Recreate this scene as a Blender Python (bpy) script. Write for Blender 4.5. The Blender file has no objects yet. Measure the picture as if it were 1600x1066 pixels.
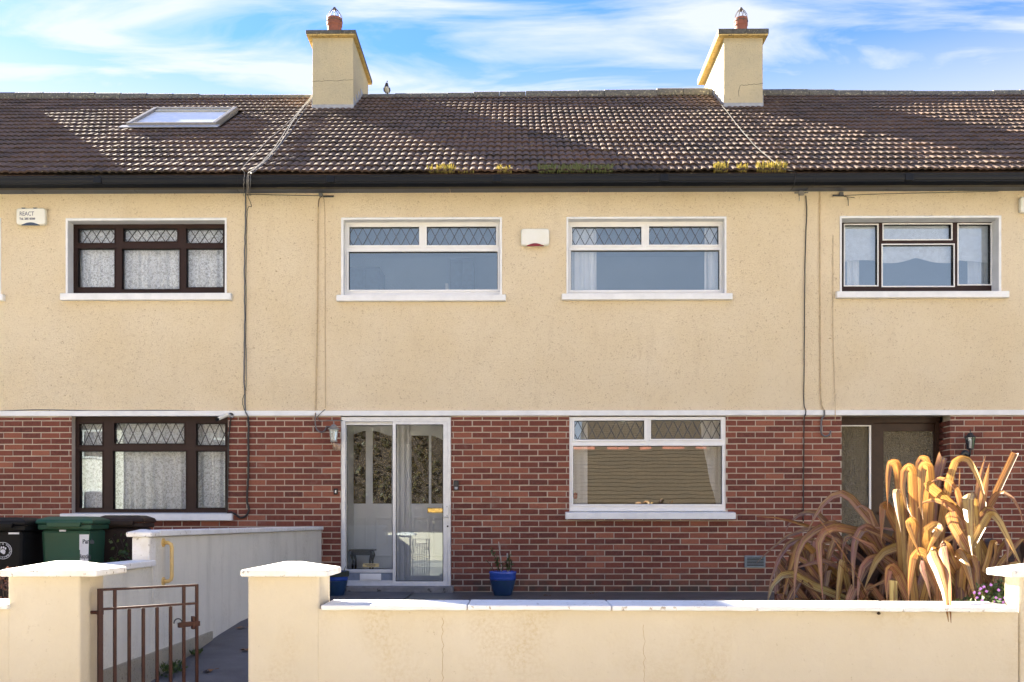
import bpy, bmesh, math, random
from mathutils import Vector, Matrix
random.seed(7)
R = math.radians
SC = bpy.context.scene
COL = SC.collection

# ------------------------------------------------------------------ camera, sky, sun, exposure
F, PXC, PYC, PSI, ZC = 1476.0, 791.0, 816.0, 0.0093, 0.886
cam = bpy.data.cameras.new('camera'); camo = bpy.data.objects.new('camera', cam); COL.objects.link(camo)
camo.location = (0, 0, ZC); camo.rotation_euler = (R(90), 0, PSI)
cam.sensor_width = 36; cam.lens = F / 1600 * 36
cam.shift_x = (800 - PXC) / 1600; cam.shift_y = (PYC - 533) / 1600
cam.clip_start = 0.05; cam.clip_end = 2000
SC.camera = camo

SUN_EL, SUN_AZ = 28.2, -42.0          # degrees; azimuth measured from +Y towards +X
sdir = Vector((math.sin(R(SUN_AZ)) * math.cos(R(SUN_EL)), math.cos(R(SUN_AZ)) * math.cos(R(SUN_EL)), math.sin(R(SUN_EL))))
sl = bpy.data.lights.new('sun', 'SUN'); sl.energy = 5.0; sl.angle = R(0.53); sl.color = (1.0, 0.90, 0.74)
so = bpy.data.objects.new('sun', sl); COL.objects.link(so)
so.rotation_euler = (-sdir).to_track_quat('-Z', 'Y').to_euler(); so.location = (-20, 30, 40)

W = bpy.data.worlds.new('World'); SC.world = W; W.use_nodes = True
wt = W.node_tree; wt.nodes.clear()
def N(t, kind, **kw):
    n = t.nodes.new(kind)
    for k, v in kw.items(): setattr(n, k, v)
    return n
wo = N(wt, 'ShaderNodeOutputWorld'); bg = N(wt, 'ShaderNodeBackground'); bg.inputs['Strength'].default_value = 0.06
sky = N(wt, 'ShaderNodeTexSky', sky_type='NISHITA', sun_disc=False, sun_elevation=R(SUN_EL), sun_rotation=R(SUN_AZ))
sky.air_density = 1.0; sky.dust_density = 0.1; sky.ozone_density = 2.0
tc = N(wt, 'ShaderNodeTexCoord'); sep = N(wt, 'ShaderNodeSeparateXYZ')
wt.links.new(tc.outputs['Generated'], sep.inputs[0])
zm = N(wt, 'ShaderNodeMath', operation='MAXIMUM'); wt.links.new(sep.outputs[2], zm.inputs[0]); zm.inputs[1].default_value = 0.06
dx = N(wt, 'ShaderNodeMath', operation='DIVIDE'); dy = N(wt, 'ShaderNodeMath', operation='DIVIDE')
wt.links.new(sep.outputs[0], dx.inputs[0]); wt.links.new(zm.outputs[0], dx.inputs[1])
wt.links.new(sep.outputs[1], dy.inputs[0]); wt.links.new(zm.outputs[0], dy.inputs[1])
cmb = N(wt, 'ShaderNodeCombineXYZ'); wt.links.new(dx.outputs[0], cmb.inputs[0]); wt.links.new(dy.outputs[0], cmb.inputs[1])
mp = N(wt, 'ShaderNodeMapping'); mp.inputs['Location'].default_value = (3.1, 7.4, 0); mp.inputs['Rotation'].default_value = (0, 0, R(14)); mp.inputs['Scale'].default_value = (0.7, 1.9, 1)
wt.links.new(cmb.outputs[0], mp.inputs['Vector'])
cn = N(wt, 'ShaderNodeTexNoise'); cn.inputs['Scale'].default_value = 2.5; cn.inputs['Detail'].default_value = 9; cn.inputs['Roughness'].default_value = 0.56; cn.inputs['Distortion'].default_value = 0.5
wt.links.new(mp.outputs[0], cn.inputs['Vector'])
cr = N(wt, 'ShaderNodeValToRGB'); cr.color_ramp.elements[0].position = 0.40; cr.color_ramp.elements[1].position = 0.63
cr.color_ramp.elements[0].color = (0.0, 0.0, 0.0, 1); cr.color_ramp.elements[1].color = (0.84, 0.84, 0.84, 1)
wt.links.new(cn.outputs[0], cr.inputs[0])
# pale haze band towards the horizon
hz = N(wt, 'ShaderNodeMapRange'); hz.inputs[1].default_value = 0.34; hz.inputs[2].default_value = 0.445; hz.inputs[3].default_value = 0.9; hz.inputs[4].default_value = 0.0
wt.links.new(sep.outputs[2], hz.inputs[0])
mx = N(wt, 'ShaderNodeMath', operation='MAXIMUM'); wt.links.new(cr.outputs[0], mx.inputs[0]); wt.links.new(hz.outputs[0], mx.inputs[1])
hs = N(wt, 'ShaderNodeHueSaturation'); hs.inputs['Saturation'].default_value = 1.12; hs.inputs['Value'].default_value = 1.0
wt.links.new(sky.outputs[0], hs.inputs['Color'])
mixc = N(wt, 'ShaderNodeMix', data_type='RGBA'); tn = N(wt, 'ShaderNodeMix', data_type='RGBA', blend_type='MULTIPLY'); tn.inputs[0].default_value = 1.0; tn.inputs[7].default_value = (0.24, 0.32, 0.51, 1); wt.links.new(hs.outputs[0], tn.inputs[6])
wt.links.new(mx.outputs[0], mixc.inputs[0]); wt.links.new(tn.outputs[2], mixc.inputs[6])
mixc.inputs[7].default_value = (1.60, 1.65, 1.84, 1)
wt.links.new(mixc.outputs[2], bg.inputs['Color']); wt.links.new(bg.outputs[0], wo.inputs['Surface'])
SC.view_settings.view_transform = 'Standard'; SC.view_settings.look = 'None'; SC.view_settings.gamma = 1
SC.view_settings.use_curve_mapping = False; SC.view_settings.exposure = 3.45
SC.cycles.use_denoising = True; SC.cycles.max_bounces = 8; SC.cycles.transparent_max_bounces = 16; SC.cycles.caustics_reflective = False; SC.cycles.caustics_refractive = False

# ------------------------------------------------------------------ helpers: unprojection of measured photo points onto real planes
_f = Vector((-math.sin(PSI), math.cos(PSI), 0)); _r = Vector((math.cos(PSI), math.sin(PSI), 0))
def P(x, y, Y):
    d = _f + (x - PXC) / F * _r + (PYC - y) / F * Vector((0, 0, 1))
    t = Y / d.y
    return Vector((t * d.x, Y, ZC + t * d.z))
def PX(x, Y): return P(x, 800, Y).x
def PZ(y, x, Y): return P(x, y, Y).z
YF = 12.0                                        # facade plane
def rect(x0, x1, y0, y1, Y=YF):
    a = P(x0, y0, Y); b = P(x1, y1, Y); m = (y0 + y1) / 2; xm = (x0 + x1) / 2
    return (PX(x0, Y), PX(x1, Y), PZ(y1, xm, Y), PZ(y0, xm, Y))     # x0,x1,z0,z1

# ------------------------------------------------------------------ helpers: mesh building
WL = {}
def wl(o): return WL.get(o.name, Vector((0, 0, 0))) if o else Vector((0, 0, 0))
def reg(o, v): WL[o.name] = Vector(v)
class MB:
    def __init__(s): s.v = []; s.f = []; s.attr = []; s.uv = []
    def add(s, vs, fs, a=0.0):
        n = len(s.v); s.v += [tuple(p) for p in vs]
        for f in fs: s.f.append(tuple(i + n for i in f)); s.attr.append(a)
    def box(s, x0, x1, y0, y1, z0, z1, a=0.0):
        v = [(x0,y0,z0),(x1,y0,z0),(x1,y1,z0),(x0,y1,z0),(x0,y0,z1),(x1,y0,z1),(x1,y1,z1),(x0,y1,z1)]
        s.add(v, [(0,3,2,1),(4,5,6,7),(0,1,5,4),(1,2,6,5),(2,3,7,6),(3,0,4,7)], a)
    def obox(s, c, ax, ay, az, hx, hy, hz, a=0.0):
        c = Vector(c); v = []
        for (i, j, k) in ((-1,-1,-1),(1,-1,-1),(1,1,-1),(-1,1,-1),(-1,-1,1),(1,-1,1),(1,1,1),(-1,1,1)):
            v.append(c + Vector(ax)*hx*i + Vector(ay)*hy*j + Vector(az)*hz*k)
        s.add(v, [(0,3,2,1),(4,5,6,7),(0,1,5,4),(1,2,6,5),(2,3,7,6),(3,0,4,7)], a)
    def prism_x(s, prof, x0, x1, a=0.0, caps=True):       # profile of (y, z), counter-clockwise seen from -X
        n = len(prof); v = [(x0, p[0], p[1]) for p in prof] + [(x1, p[0], p[1]) for p in prof]
        fs = [(i, (i+1) % n, (i+1) % n + n, i + n) for i in range(n)]
        if caps: fs += [tuple(range(n-1, -1, -1)), tuple(range(n, 2*n))]
        s.add(v, fs, a)
    def prism_y(s, prof, y0, y1, a=0.0):                   # profile of (x, z)
        n = len(prof); v = [(p[0], y0, p[1]) for p in prof] + [(p[0], y1, p[1]) for p in prof]
        s.add(v, [(i, (i+1) % n, (i+1) % n + n, i + n) for i in range(n)] + [tuple(range(n-1, -1, -1)), tuple(range(n, 2*n))], a)
    def tube(s, pts, r, n=8, cap=True, a=0.0):
        pts = [Vector(p) for p in pts]; rings = []; m = len(pts)
        rr = r if isinstance(r, (list, tuple)) else [r] * m
        up = None
        for i, p in enumerate(pts):
            t = (pts[min(i+1, m-1)] - pts[max(i-1, 0)])
            if t.length < 1e-9: t = Vector((0,0,1))
            t.normalize()
            if up is None:
                up = Vector((0,0,1)) if abs(t.z) < 0.9 else Vector((0,1,0))
            u = t.cross(up)
            if u.length < 1e-4: u = t.cross(Vector((1,0,0.01)))
            u.normalize(); w = u.cross(t); up = w
            rings.append([p + (u*math.cos(2*math.pi*k/n) + w*math.sin(2*math.pi*k/n)) * rr[i] for k in range(n)])
        v = [q for rg in rings for q in rg]; fs = []
        for i in range(m-1):
            for k in range(n):
                fs.append((i*n+k, i*n+(k+1) % n, (i+1)*n+(k+1) % n, (i+1)*n+k))
        if cap: fs += [tuple(range(n-1, -1, -1)), tuple((m-1)*n+k for k in range(n))]
        s.add(v, fs, a)
    def lathe(s, prof, c, n=24, a=0.0):                     # prof of (r, z)
        c = Vector(c); v = []; fs = []; m = len(prof)
        for (r, z) in prof:
            for k in range(n):
                t = 2*math.pi*k/n; v.append((c.x + r*math.cos(t), c.y + r*math.sin(t), c.z + z))
        for i in range(m-1):
            for k in range(n): fs.append((i*n+k, i*n+(k+1) % n, (i+1)*n+(k+1) % n, (i+1)*n+k))
        fs += [tuple(range(n-1, -1, -1)), tuple((m-1)*n+k for k in range(n))]
        s.add(v, fs, a)
    def plate(s, x0, x1, z0, z1, holes, ya, yb):           # slab in the XZ plane with rectangular holes
        xs = sorted(set([x0, x1] + [min(max(h[i], x0), x1) for h in holes for i in (0, 1)]))
        zs = sorted(set([z0, z1] + [min(max(h[i], z0), z1) for h in holes for i in (2, 3)]))
        ins = lambda x, z: not any(h[0] < x < h[1] and h[2] < z < h[3] for h in holes)
        cell = {}
        for i in range(len(xs)-1):
            for j in range(len(zs)-1): cell[i, j] = ins((xs[i]+xs[i+1])/2, (zs[j]+zs[j+1])/2)
        idx = {}; v = []; fs = []
        def vid(i, j, k):
            if (i, j, k) not in idx: idx[i, j, k] = len(v); v.append((xs[i], (ya, yb)[k], zs[j]))
            return idx[i, j, k]
        for (i, j), ok in cell.items():
            if not ok: continue
            fs.append((vid(i,j,0), vid(i+1,j,0), vid(i+1,j+1,0), vid(i,j+1,0)))
            fs.append((vid(i,j,1), vid(i,j+1,1), vid(i+1,j+1,1), vid(i+1,j,1)))
            if not cell.get((i-1, j)): fs.append((vid(i,j,0), vid(i,j+1,0), vid(i,j+1,1), vid(i,j,1)))
            if not cell.get((i+1, j)): fs.append((vid(i+1,j,0), vid(i+1,j,1), vid(i+1,j+1,1), vid(i+1,j+1,0)))
            if not cell.get((i, j-1)): fs.append((vid(i,j,0), vid(i,j,1), vid(i+1,j,1), vid(i+1,j,0)))
            if not cell.get((i, j+1)): fs.append((vid(i,j+1,0), vid(i+1,j+1,0), vid(i+1,j+1,1), vid(i,j+1,1)))
        s.add(v, fs)
    def mesh(s, name, origin=(0,0,0), smooth=False):
        o = Vector(origin); me = bpy.data.meshes.new(name)
        me.from_pydata([Vector(p) - o for p in s.v], [], s.f)
        at = me.attributes.new('rnd', 'FLOAT', 'FACE'); at.data.foreach_set('value', s.attr)
        if smooth: me.polygons.foreach_set('use_smooth', [True] * len(me.polygons))
        me.update(); return me
    def build(s, name, mat, parent=None, bevel=0.0, smooth=False, origin=None, seg=2):
        xs = [p[0] for p in s.v]; ys = [p[1] for p in s.v]; zs = [p[2] for p in s.v]
        o = Vector(origin) if origin is not None else Vector(((min(xs)+max(xs))/2, (min(ys)+max(ys))/2, min(zs)))
        ob = bpy.data.objects.new(name, s.mesh(name, o, smooth)); COL.objects.link(ob)
        if mat: ob.data.materials.append(mat)
        if parent: ob.parent = parent
        ob.location = o - wl(parent); reg(ob, o)
        if bevel:
            m = ob.modifiers.new('bevel', 'BEVEL'); m.width = bevel; m.segments = seg; m.limit_method = 'ANGLE'; m.angle_limit = R(35)
        return ob
def tag(o, label=None, cat=None, group=None, kind=None):
    if label: o['label'] = label
    if cat: o['category'] = cat
    if group: o['group'] = group
    if kind: o['kind'] = kind
    return o
def thing(name, label, cat, loc, group=None):
    o = bpy.data.objects.new(name, None); COL.objects.link(o); o.location = loc; reg(o, loc); o.empty_display_size = 0.1
    return tag(o, label, cat, group)
def link_mesh(name, me, parent, world):
    ob = bpy.data.objects.new(name, me); COL.objects.link(ob); ob.parent = parent
    ob.location = Vector(world) - wl(parent); reg(ob, world); return ob
def spline(pts, n):
    pts = [Vector(p) for p in pts]; out = []; m = len(pts)
    for i in range(n):
        t = i / (n - 1) * (m - 1); k = min(int(t), m - 2); u = t - k
        p0, p1, p2, p3 = pts[max(k-1, 0)], pts[k], pts[k+1], pts[min(k+2, m-1)]
        out.append(0.5 * ((2*p1) + (p2-p0)*u + (2*p0-5*p1+4*p2-p3)*u*u + (3*p1-p0-3*p2+p3)*u*u*u))
    return out
def text_obj(s, size, mat, name, parent, world, rot=(R(90), 0, 0), extrude=0.0006, sx=1.0, align='LEFT', shear=0.0, bold=0.0):
    c = bpy.data.curves.new('txt', 'FONT'); c.body = s; c.size = size; c.extrude = extrude; c.align_x = align; c.shear = shear; c.offset = bold; c.resolution_u = 2
    t = bpy.data.objects.new('txt', c); COL.objects.link(t)
    dg = bpy.context.evaluated_depsgraph_get(); me = bpy.data.meshes.new_from_object(t.evaluated_get(dg))
    bpy.data.objects.remove(t); me.name = name
    M = Matrix.Rotation(rot[2], 4, 'Z') @ Matrix.Rotation(rot[1], 4, 'Y') @ Matrix.Rotation(rot[0], 4, 'X') @ Matrix.Diagonal((sx, 1, 1, 1))
    me.transform(M); me.materials.clear(); me.materials.append(mat)
    return link_mesh(name, me, parent, world)

# ------------------------------------------------------------------ materials
def newmat(name):
    m = bpy.data.materials.new(name); m.use_nodes = True; t = m.node_tree
    return m, t, t.nodes['Principled BSDF']
def mixnode(t, fac, a, b, blend='MIX'):
    n = N(t, 'ShaderNodeMix', data_type='RGBA', blend_type=blend)
    for sock, v in ((0, fac), (6, a), (7, b)):
        if hasattr(v, 'is_output'): t.links.new(v, n.inputs[sock])
        else: n.inputs[sock].default_value = v if sock == 0 else (*v, 1) if len(v) == 3 else v
    return n.outputs[2]
def noise(t, scale, detail=6, rough=0.6, vec=None, dist=0.0):
    n = N(t, 'ShaderNodeTexNoise'); n.inputs['Scale'].default_value = scale; n.inputs['Detail'].default_value = detail; n.inputs['Roughness'].default_value = rough; n.inputs['Distortion'].default_value = dist
    if vec is not None: t.links.new(vec, n.inputs['Vector'])
    return n.outputs[0]
def ramp(t, src, stops):
    n = N(t, 'ShaderNodeValToRGB'); e = n.color_ramp.elements
    while len(e) < len(stops): e.new(0.5)
    for i, (p, c) in enumerate(stops): e[i].position = p; e[i].color = (*c, 1) if len(c) == 3 else c
    t.links.new(src, n.inputs[0]); return n.outputs[0]
def g(v): return (v, v, v)
def coords(t, scale=(1,1,1), rot=(0,0,0)):
    c = N(t, 'ShaderNodeTexCoord'); geo = N(t, 'ShaderNodeNewGeometry')
    m = N(t, 'ShaderNodeMapping'); m.inputs['Scale'].default_value = scale; m.inputs['Rotation'].default_value = rot
    t.links.new(geo.outputs['Position'], m.inputs['Vector']); return m.outputs[0]
def bumpn(t, h, strength, dist, bsdf, prev=None):
    b = N(t, 'ShaderNodeBump'); b.inputs['Strength'].default_value = strength; b.inputs['Distance'].default_value = dist
    t.links.new(h, b.inputs['Height'])
    if prev is not None: t.links.new(prev, b.inputs['Normal'])
    t.links.new(b.outputs[0], bsdf.inputs['Normal']); return b.outputs[0]
def attr(t, name='rnd'):
    n = N(t, 'ShaderNodeAttribute'); n.attribute_name = name; return n.outputs['Fac']
def simple(name, c, rough=0.5, c2=None, scale=20, bump=0.0, bscale=80, bdist=0.004, metal=0.0, speck=None, spec=0.5, streak=None):
    m, t, b = newmat(name); b.inputs['Roughness'].default_value = rough; b.inputs['Metallic'].default_value = metal; b.inputs['Specular IOR Level'].default_value = spec
    v = coords(t); c2 = c2 or tuple(min(1, x * 0.82) for x in c)
    col = mixnode(t, ramp(t, noise(t, scale, 6, 0.6, v), [(0.35, g(0)), (0.68, g(1))]), c, c2)
    if speck:
        sc, ss, th = speck
        col = mixnode(t, ramp(t, noise(t, ss, 4, 0.65, v), [(th, g(0)), (th + 0.06, g(1))]), col, sc)
    if streak:
        sc, amt = streak
        vs = coords(t, (9, 9, 0.7))
        f = ramp(t, noise(t, 1.5, 6, 0.6, vs), [(0.5, g(0)), (0.78, g(amt))])
        col = mixnode(t, f, col, sc)
    t.links.new(col, b.inputs['Base Color'])
    if bump: bumpn(t, noise(t, bscale, 5, 0.6, v), bump, bdist, b)
    return m
def roughcast(name, c, c2, dark, wet=None):
    m, t, b = newmat(name); b.inputs['Roughness'].default_value = 0.9; b.inputs['Specular IOR Level'].default_value = 0.2
    v = coords(t)
    col = mixnode(t, ramp(t, noise(t, 1.3, 5, 0.6, v), [(0.35, g(0)), (0.7, g(1))]), c, c2)
    h1 = noise(t, 40, 6, 0.66, v, 1.8); h2 = noise(t, 110, 3, 0.6, v)
    col = mixnode(t, ramp(t, h1, [(0.33, g(0.95)), (0.43, g(0.0))]), col, dark)  # pits of the bump coloured dark: crevice shade and dirt together
    col = mixnode(t, ramp(t, noise(t, 5.0, 6, 0.65, coords(t, (1, 1, 0.22))), [(0.55, g(0)), (0.8, g(0.22))]), col, dark)
    col = mixnode(t, ramp(t, noise(t, 0.9, 4, 0.6, v), [(0.5, g(0)), (0.62, g(0.35))]), col, tuple(min(1, x*1.06) for x in c2))
    t.links.new(col, b.inputs['Base Color'])
    add = N(t, 'ShaderNodeMath', operation='ADD'); mu = N(t, 'ShaderNodeMath', operation='MULTIPLY'); mu.inputs[1].default_value = 0.35
    t.links.new(h1, add.inputs[0]); t.links.new(h2, mu.inputs[0]); t.links.new(mu.outputs[0], add.inputs[1])
    bumpn(t, add.outputs[0], 0.9, 0.026, b)
    return m
M = {}
M['roughcast'] = roughcast('roughcast_cream', (0.84, 0.70, 0.475), (0.87, 0.745, 0.54), (0.47, 0.33, 0.17))
M['chimney'] = roughcast('chimney_cream', (0.66, 0.57, 0.38), (0.56, 0.50, 0.35), (0.36, 0.31, 0.21))
def front_render(name, c, c2, stain, dark):
    m, t, b = newmat(name); b.inputs['Roughness'].default_value = 0.85; b.inputs['Specular IOR Level'].default_value = 0.2
    v = coords(t)
    col = mixnode(t, ramp(t, noise(t, 2.2, 5, 0.6, v), [(0.35, g(0)), (0.7, g(1))]), c, c2)
    msk = ramp(t, noise(t, 2.6, 5, 0.6, coords(t, (1, 1, 0.6))), [(0.48, g(0)), (0.72, g(1))])
    fine = ramp(t, noise(t, 55, 6, 0.7, v), [(0.42, g(0)), (0.62, g(1))])
    mu = N(t, 'ShaderNodeMath', operation='MULTIPLY'); t.links.new(msk, mu.inputs[0]); t.links.new(fine, mu.inputs[1])
    mu2 = N(t, 'ShaderNodeMath', operation='MULTIPLY'); mu2.inputs[1].default_value = 0.75; t.links.new(mu.outputs[0], mu2.inputs[0])
    col = mixnode(t, mu2.outputs[0], col, stain)
    col = mixnode(t, ramp(t, noise(t, 30, 8, 0.75, v), [(0.62, g(0)), (0.7, g(0.55))]), col, dark)
    if 'side' in name:
        col = mixnode(t, ramp(t, noise(t, 1.6, 6, 0.65, coords(t, (2, 3.2, 0.35))), [(0.5, g(0)), (0.8, g(0.40))]), col, (0.40, 0.38, 0.31))
    t.links.new(col, b.inputs['Base Color'])
    p = bumpn(t, noise(t, 70, 6, 0.65, v), 0.55, 0.006, b)
    bumpn(t, noise(t, 9, 3, 0.5, v), 0.5, 0.02, b, p)
    return m
M['front'] = front_render('front_wall_render', (0.58, 0.51, 0.385), (0.61, 0.545, 0.43), (0.48, 0.38, 0.23), (0.33, 0.26, 0.16))
M['side'] = front_render('side_wall_render', (0.74, 0.71, 0.62), (0.68, 0.66, 0.58), (0.42, 0.39, 0.31), (0.25, 0.23, 0.17))
M['sideplinth'] = roughcast('plinth_render', (0.50, 0.46, 0.36), (0.38, 0.35, 0.28), (0.10, 0.09, 0.07))
M['coping'] = simple('white_coping_paint', (0.80, 0.80, 0.79), 0.7, (0.70, 0.69, 0.66), 6, 0.4, 60, 0.006, speck=((0.36, 0.32, 0.25), 30, 0.625))
M['cap'] = simple('white_cap_paint', (0.80, 0.79, 0.77), 0.7, (0.70, 0.67, 0.60), 9, 0.5, 50, 0.008, speck=((0.20, 0.16, 0.11), 38, 0.61))
M['white'] = simple('white_gloss_paint', (0.80, 0.81, 0.82), 0.45, (0.70, 0.71, 0.72), 7, 0.15, 40, 0.003)
M['band'] = simple('white_band_paint', (0.80, 0.81, 0.82), 0.6, (0.70, 0.71, 0.72), 5, 0.25, 60, 0.004, speck=((0.45, 0.42, 0.38), 30, 0.70))
M['pvc'] = simple('white_pvc', (0.80, 0.80, 0.80), 0.3, (0.76, 0.76, 0.75), 5)
M['alu'] = simple('mill_aluminium', (0.66, 0.68, 0.71), 0.38, (0.58, 0.60, 0.63), 12, metal=0.35)
M['brown'] = simple('brown_pvc', (0.034, 0.017, 0.014), 0.5, (0.026, 0.014, 0.012), 8, spec=0.2)
M['darkwood'] = simple('dark_stained_wood', (0.045, 0.020, 0.011), 0.4, (0.028, 0.013, 0.008), 14, 0.1, 60, spec=0.25)
M['black'] = simple('black_plastic', (0.006, 0.0075, 0.010), 0.35, (0.008, 0.009, 0.011), 6, spec=0.22)
M['navy'] = simple('navy_fascia_pvc', (0.045, 0.072, 0.125), 0.4, (0.035, 0.058, 0.10), 4)
M['lead'] = simple('grey_lead', (0.40, 0.41, 0.44), 0.55, (0.30, 0.31, 0.34), 14, 0.3, 40)
M['mortar'] = simple('mortar', (0.54, 0.465, 0.385), 0.95, (0.40, 0.345, 0.29), 3, 0.5, 140, 0.004)
M['concrete'] = simple('old_concrete', (0.26, 0.25, 0.25), 0.85, (0.14, 0.14, 0.14), 5, 0.5, 70, 0.008, speck=((0.06, 0.06, 0.055), 14, 0.6))
M['yard'] = simple('damp_yard_concrete', (0.10, 0.105, 0.11), 0.45, (0.055, 0.058, 0.06), 2.4, 0.4, 40, 0.008, speck=((0.05, 0.055, 0.025), 6, 0.6))
M['pathm'] = simple('dark_path_concrete', (0.115, 0.115, 0.125), 0.7, (0.07, 0.07, 0.078), 4, 0.6, 90, 0.01, speck=((0.22, 0.21, 0.2), 60, 0.70))
M['asphalt'] = simple('concrete_road', (0.34, 0.325, 0.29), 0.85, (0.29, 0.28, 0.25), 3, 0.4, 150)
M['pave'] = simple('pavement_concrete', (0.36, 0.34, 0.305), 0.85, (0.30, 0.29, 0.26), 2, 0.3, 90)
M['grass'] = simple('grass_ground', (0.06, 0.09, 0.025), 0.9, (0.08, 0.08, 0.03), 2, 0.4, 60)
M['room'] = simple('room_plaster', (0.42, 0.52, 0.68), 0.8, (0.38, 0.48, 0.63), 2)
M['roomdark'] = simple('dim_room_plaster', (0.10, 0.085, 0.065), 0.9)  # darker copy of the room plaster; the room's dimness is in its colour
M['carpet'] = simple('room_floor', (0.25, 0.22, 0.2), 0.9)
M['wardrobe'] = simple('blue_grey_furniture', (0.10, 0.15, 0.24), 0.5)
M['terracotta'] = simple('terracotta', (0.30, 0.10, 0.06), 0.8, (0.20, 0.075, 0.05), 12, 0.2, 60)
M['wire'] = simple('rusted_wire', (0.10, 0.085, 0.075), 0.6)
M['rust'] = simple('red_oxide_paint', (0.050, 0.020, 0.017), 0.5, (0.033, 0.014, 0.012), 22, 0.3, 90, 0.003, speck=((0.018, 0.016, 0.02), 30, 0.66), spec=0.2)
M['yellowpipe'] = simple('yellow_rail_paint', (0.70, 0.48, 0.16), 0.5, (0.62, 0.46, 0.22), 10, 0.2, 60)
M['cablew'] = simple('pale_cable', (0.30, 0.285, 0.26), 0.7, (0.18, 0.17, 0.16), 30)
M['cabled'] = simple('dull_cable', (0.035, 0.033, 0.030), 0.8)
M['cablec'] = simple('painted_over_cable', (0.62, 0.48, 0.29), 0.7, (0.45, 0.34, 0.2), 20)
M['cableb'] = simple('black_cable', (0.014, 0.013, 0.013), 0.5)
M['cableg'] = simple('grey_conduit', (0.13, 0.135, 0.145), 0.5)
M['binblack'] = simple('black_bin_plastic', (0.008, 0.008, 0.009), 0.6, (0.011, 0.010, 0.009), 3, 0.2, 120, 0.002, spec=0.15)
M['bingreen'] = simple('green_bin_plastic', (0.018, 0.082, 0.050), 0.5, (0.030, 0.078, 0.042), 4, 0.2, 120, 0.002, spec=0.3)
M['binbrown'] = simple('brown_bin_plastic', (0.040, 0.026, 0.020), 0.55, (0.030, 0.020, 0.016), 4, 0.2, 120, 0.002, spec=0.2)
M['print_white'] = simple('white_print', (0.75, 0.76, 0.80), 0.5, (0.68, 0.69, 0.73), 30)
M['print_dark'] = simple('dark_print', (0.03, 0.035, 0.06), 0.5)
M['print_red'] = simple('grey_blue_print', (0.10, 0.11, 0.17), 0.5)
M['sticker'] = simple('yellow_sticker', (0.60, 0.48, 0.22), 0.5, (0.5, 0.4, 0.2), 60)
M['alarm'] = simple('cream_alarm_plastic', (0.78, 0.78, 0.72), 0.35, (0.74, 0.73, 0.64), 5)
M['strobe'] = simple('red_strobe', (0.22, 0.012, 0.02), 0.2)
M['brass'] = simple('brass', (0.80, 0.55, 0.16), 0.25, (0.7, 0.5, 0.16), 20, metal=1.0)
M['iron'] = simple('black_iron', (0.012, 0.015, 0.02), 0.4)
M['pewter'] = simple('weathered_pewter', (0.27, 0.28, 0.28), 0.4, (0.2, 0.2, 0.2), 30, metal=0.5)
M['copper'] = simple('worn_copper', (0.48, 0.36, 0.28), 0.4, (0.30, 0.2, 0.13), 30, metal=0.4)
M['blueglaze'] = simple('blue_glaze', (0.030, 0.085, 0.42), 0.25, (0.02, 0.06, 0.30), 8, spec=0.7)
M['blueglazed'] = simple('dark_blue_glaze', (0.012, 0.035, 0.12), 0.3, (0.01, 0.05, 0.09), 14, spec=0.7)
M['soil'] = simple('soil', (0.035, 0.025, 0.018), 0.95, None, 30, 0.6, 60)
M['stem'] = simple('woody_stem', (0.05, 0.03, 0.02), 0.8)
M['cane'] = simple('bamboo_cane', (0.50, 0.47, 0.42), 0.6)
M['deadleaf'] = simple('dead_leaf', (0.26, 0.13, 0.06), 0.8, (0.18, 0.09, 0.04), 40)
M['purple'] = simple('purple_petal', (0.34, 0.16, 0.55), 0.6)
M['stool'] = simple('dark_stool_wood', (0.035, 0.022, 0.018), 0.35)
M['door_white'] = simple('white_door_paint', (0.80, 0.82, 0.84), 0.45, (0.76, 0.78, 0.80), 4)
M['bulb'] = simple('frosted_lamp_tube', (0.75, 0.75, 0.74), 0.3)
M['soffit'] = simple('cream_soffit', (0.60, 0.52, 0.38), 0.8)
M['flank'] = simple('opposite_render', (0.78, 0.73, 0.62), 0.85, (0.74, 0.69, 0.58), 2, 0.3, 60)
M['curt'] = simple('white_curtain_fabric', (0.86, 0.87, 0.88), 0.85, (0.80, 0.81, 0.83), 5)
M['blind'] = simple('white_blind_fabric', (0.84, 0.86, 0.88), 0.85)
M['feather_dark'] = simple('dark_feathers', (0.012, 0.014, 0.022), 0.4)
M['feather_white'] = simple('white_feathers', (0.62, 0.62, 0.58), 0.8)

def leafmat(name, cols, trans=0.25, rough=0.5):
    m, t, b = newmat(name); oi = N(t, 'ShaderNodeObjectInfo'); v = coords(t)
    a = attr(t); ad = N(t, 'ShaderNodeMath', operation='ADD'); t.links.new(a, ad.inputs[0])
    nz = N(t, 'ShaderNodeMath', operation='MULTIPLY'); nz.inputs[1].default_value = 0.25; t.links.new(noise(t, 40, 3, 0.6, v), nz.inputs[0]); t.links.new(nz.outputs[0], ad.inputs[1])
    c = ramp(t, ad.outputs[0], [(i / max(1, len(cols) - 1), q) for i, q in enumerate(cols)])
    t.links.new(c, b.inputs['Base Color']); b.inputs['Roughness'].default_value = rough
    tr = N(t, 'ShaderNodeBsdfTranslucent'); t.links.new(c, tr.inputs['Color'])
    ms = N(t, 'ShaderNodeMixShader'); ms.inputs[0].default_value = trans
    t.links.new(b.outputs[0], ms.inputs[1]); t.links.new(tr.outputs[0], ms.inputs[2]); t.links.new(ms.outputs[0], t.nodes['Material Output'].inputs['Surface'])
    return m
M['leaf'] = leafmat('green_leaf', [(0.025, 0.055, 0.015), (0.05, 0.10, 0.025), (0.09, 0.12, 0.03)])
M['weed'] = leafmat('yellow_green_moss', [(0.10, 0.10, 0.02), (0.20, 0.17, 0.03), (0.34, 0.25, 0.05)], 0.3)
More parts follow.
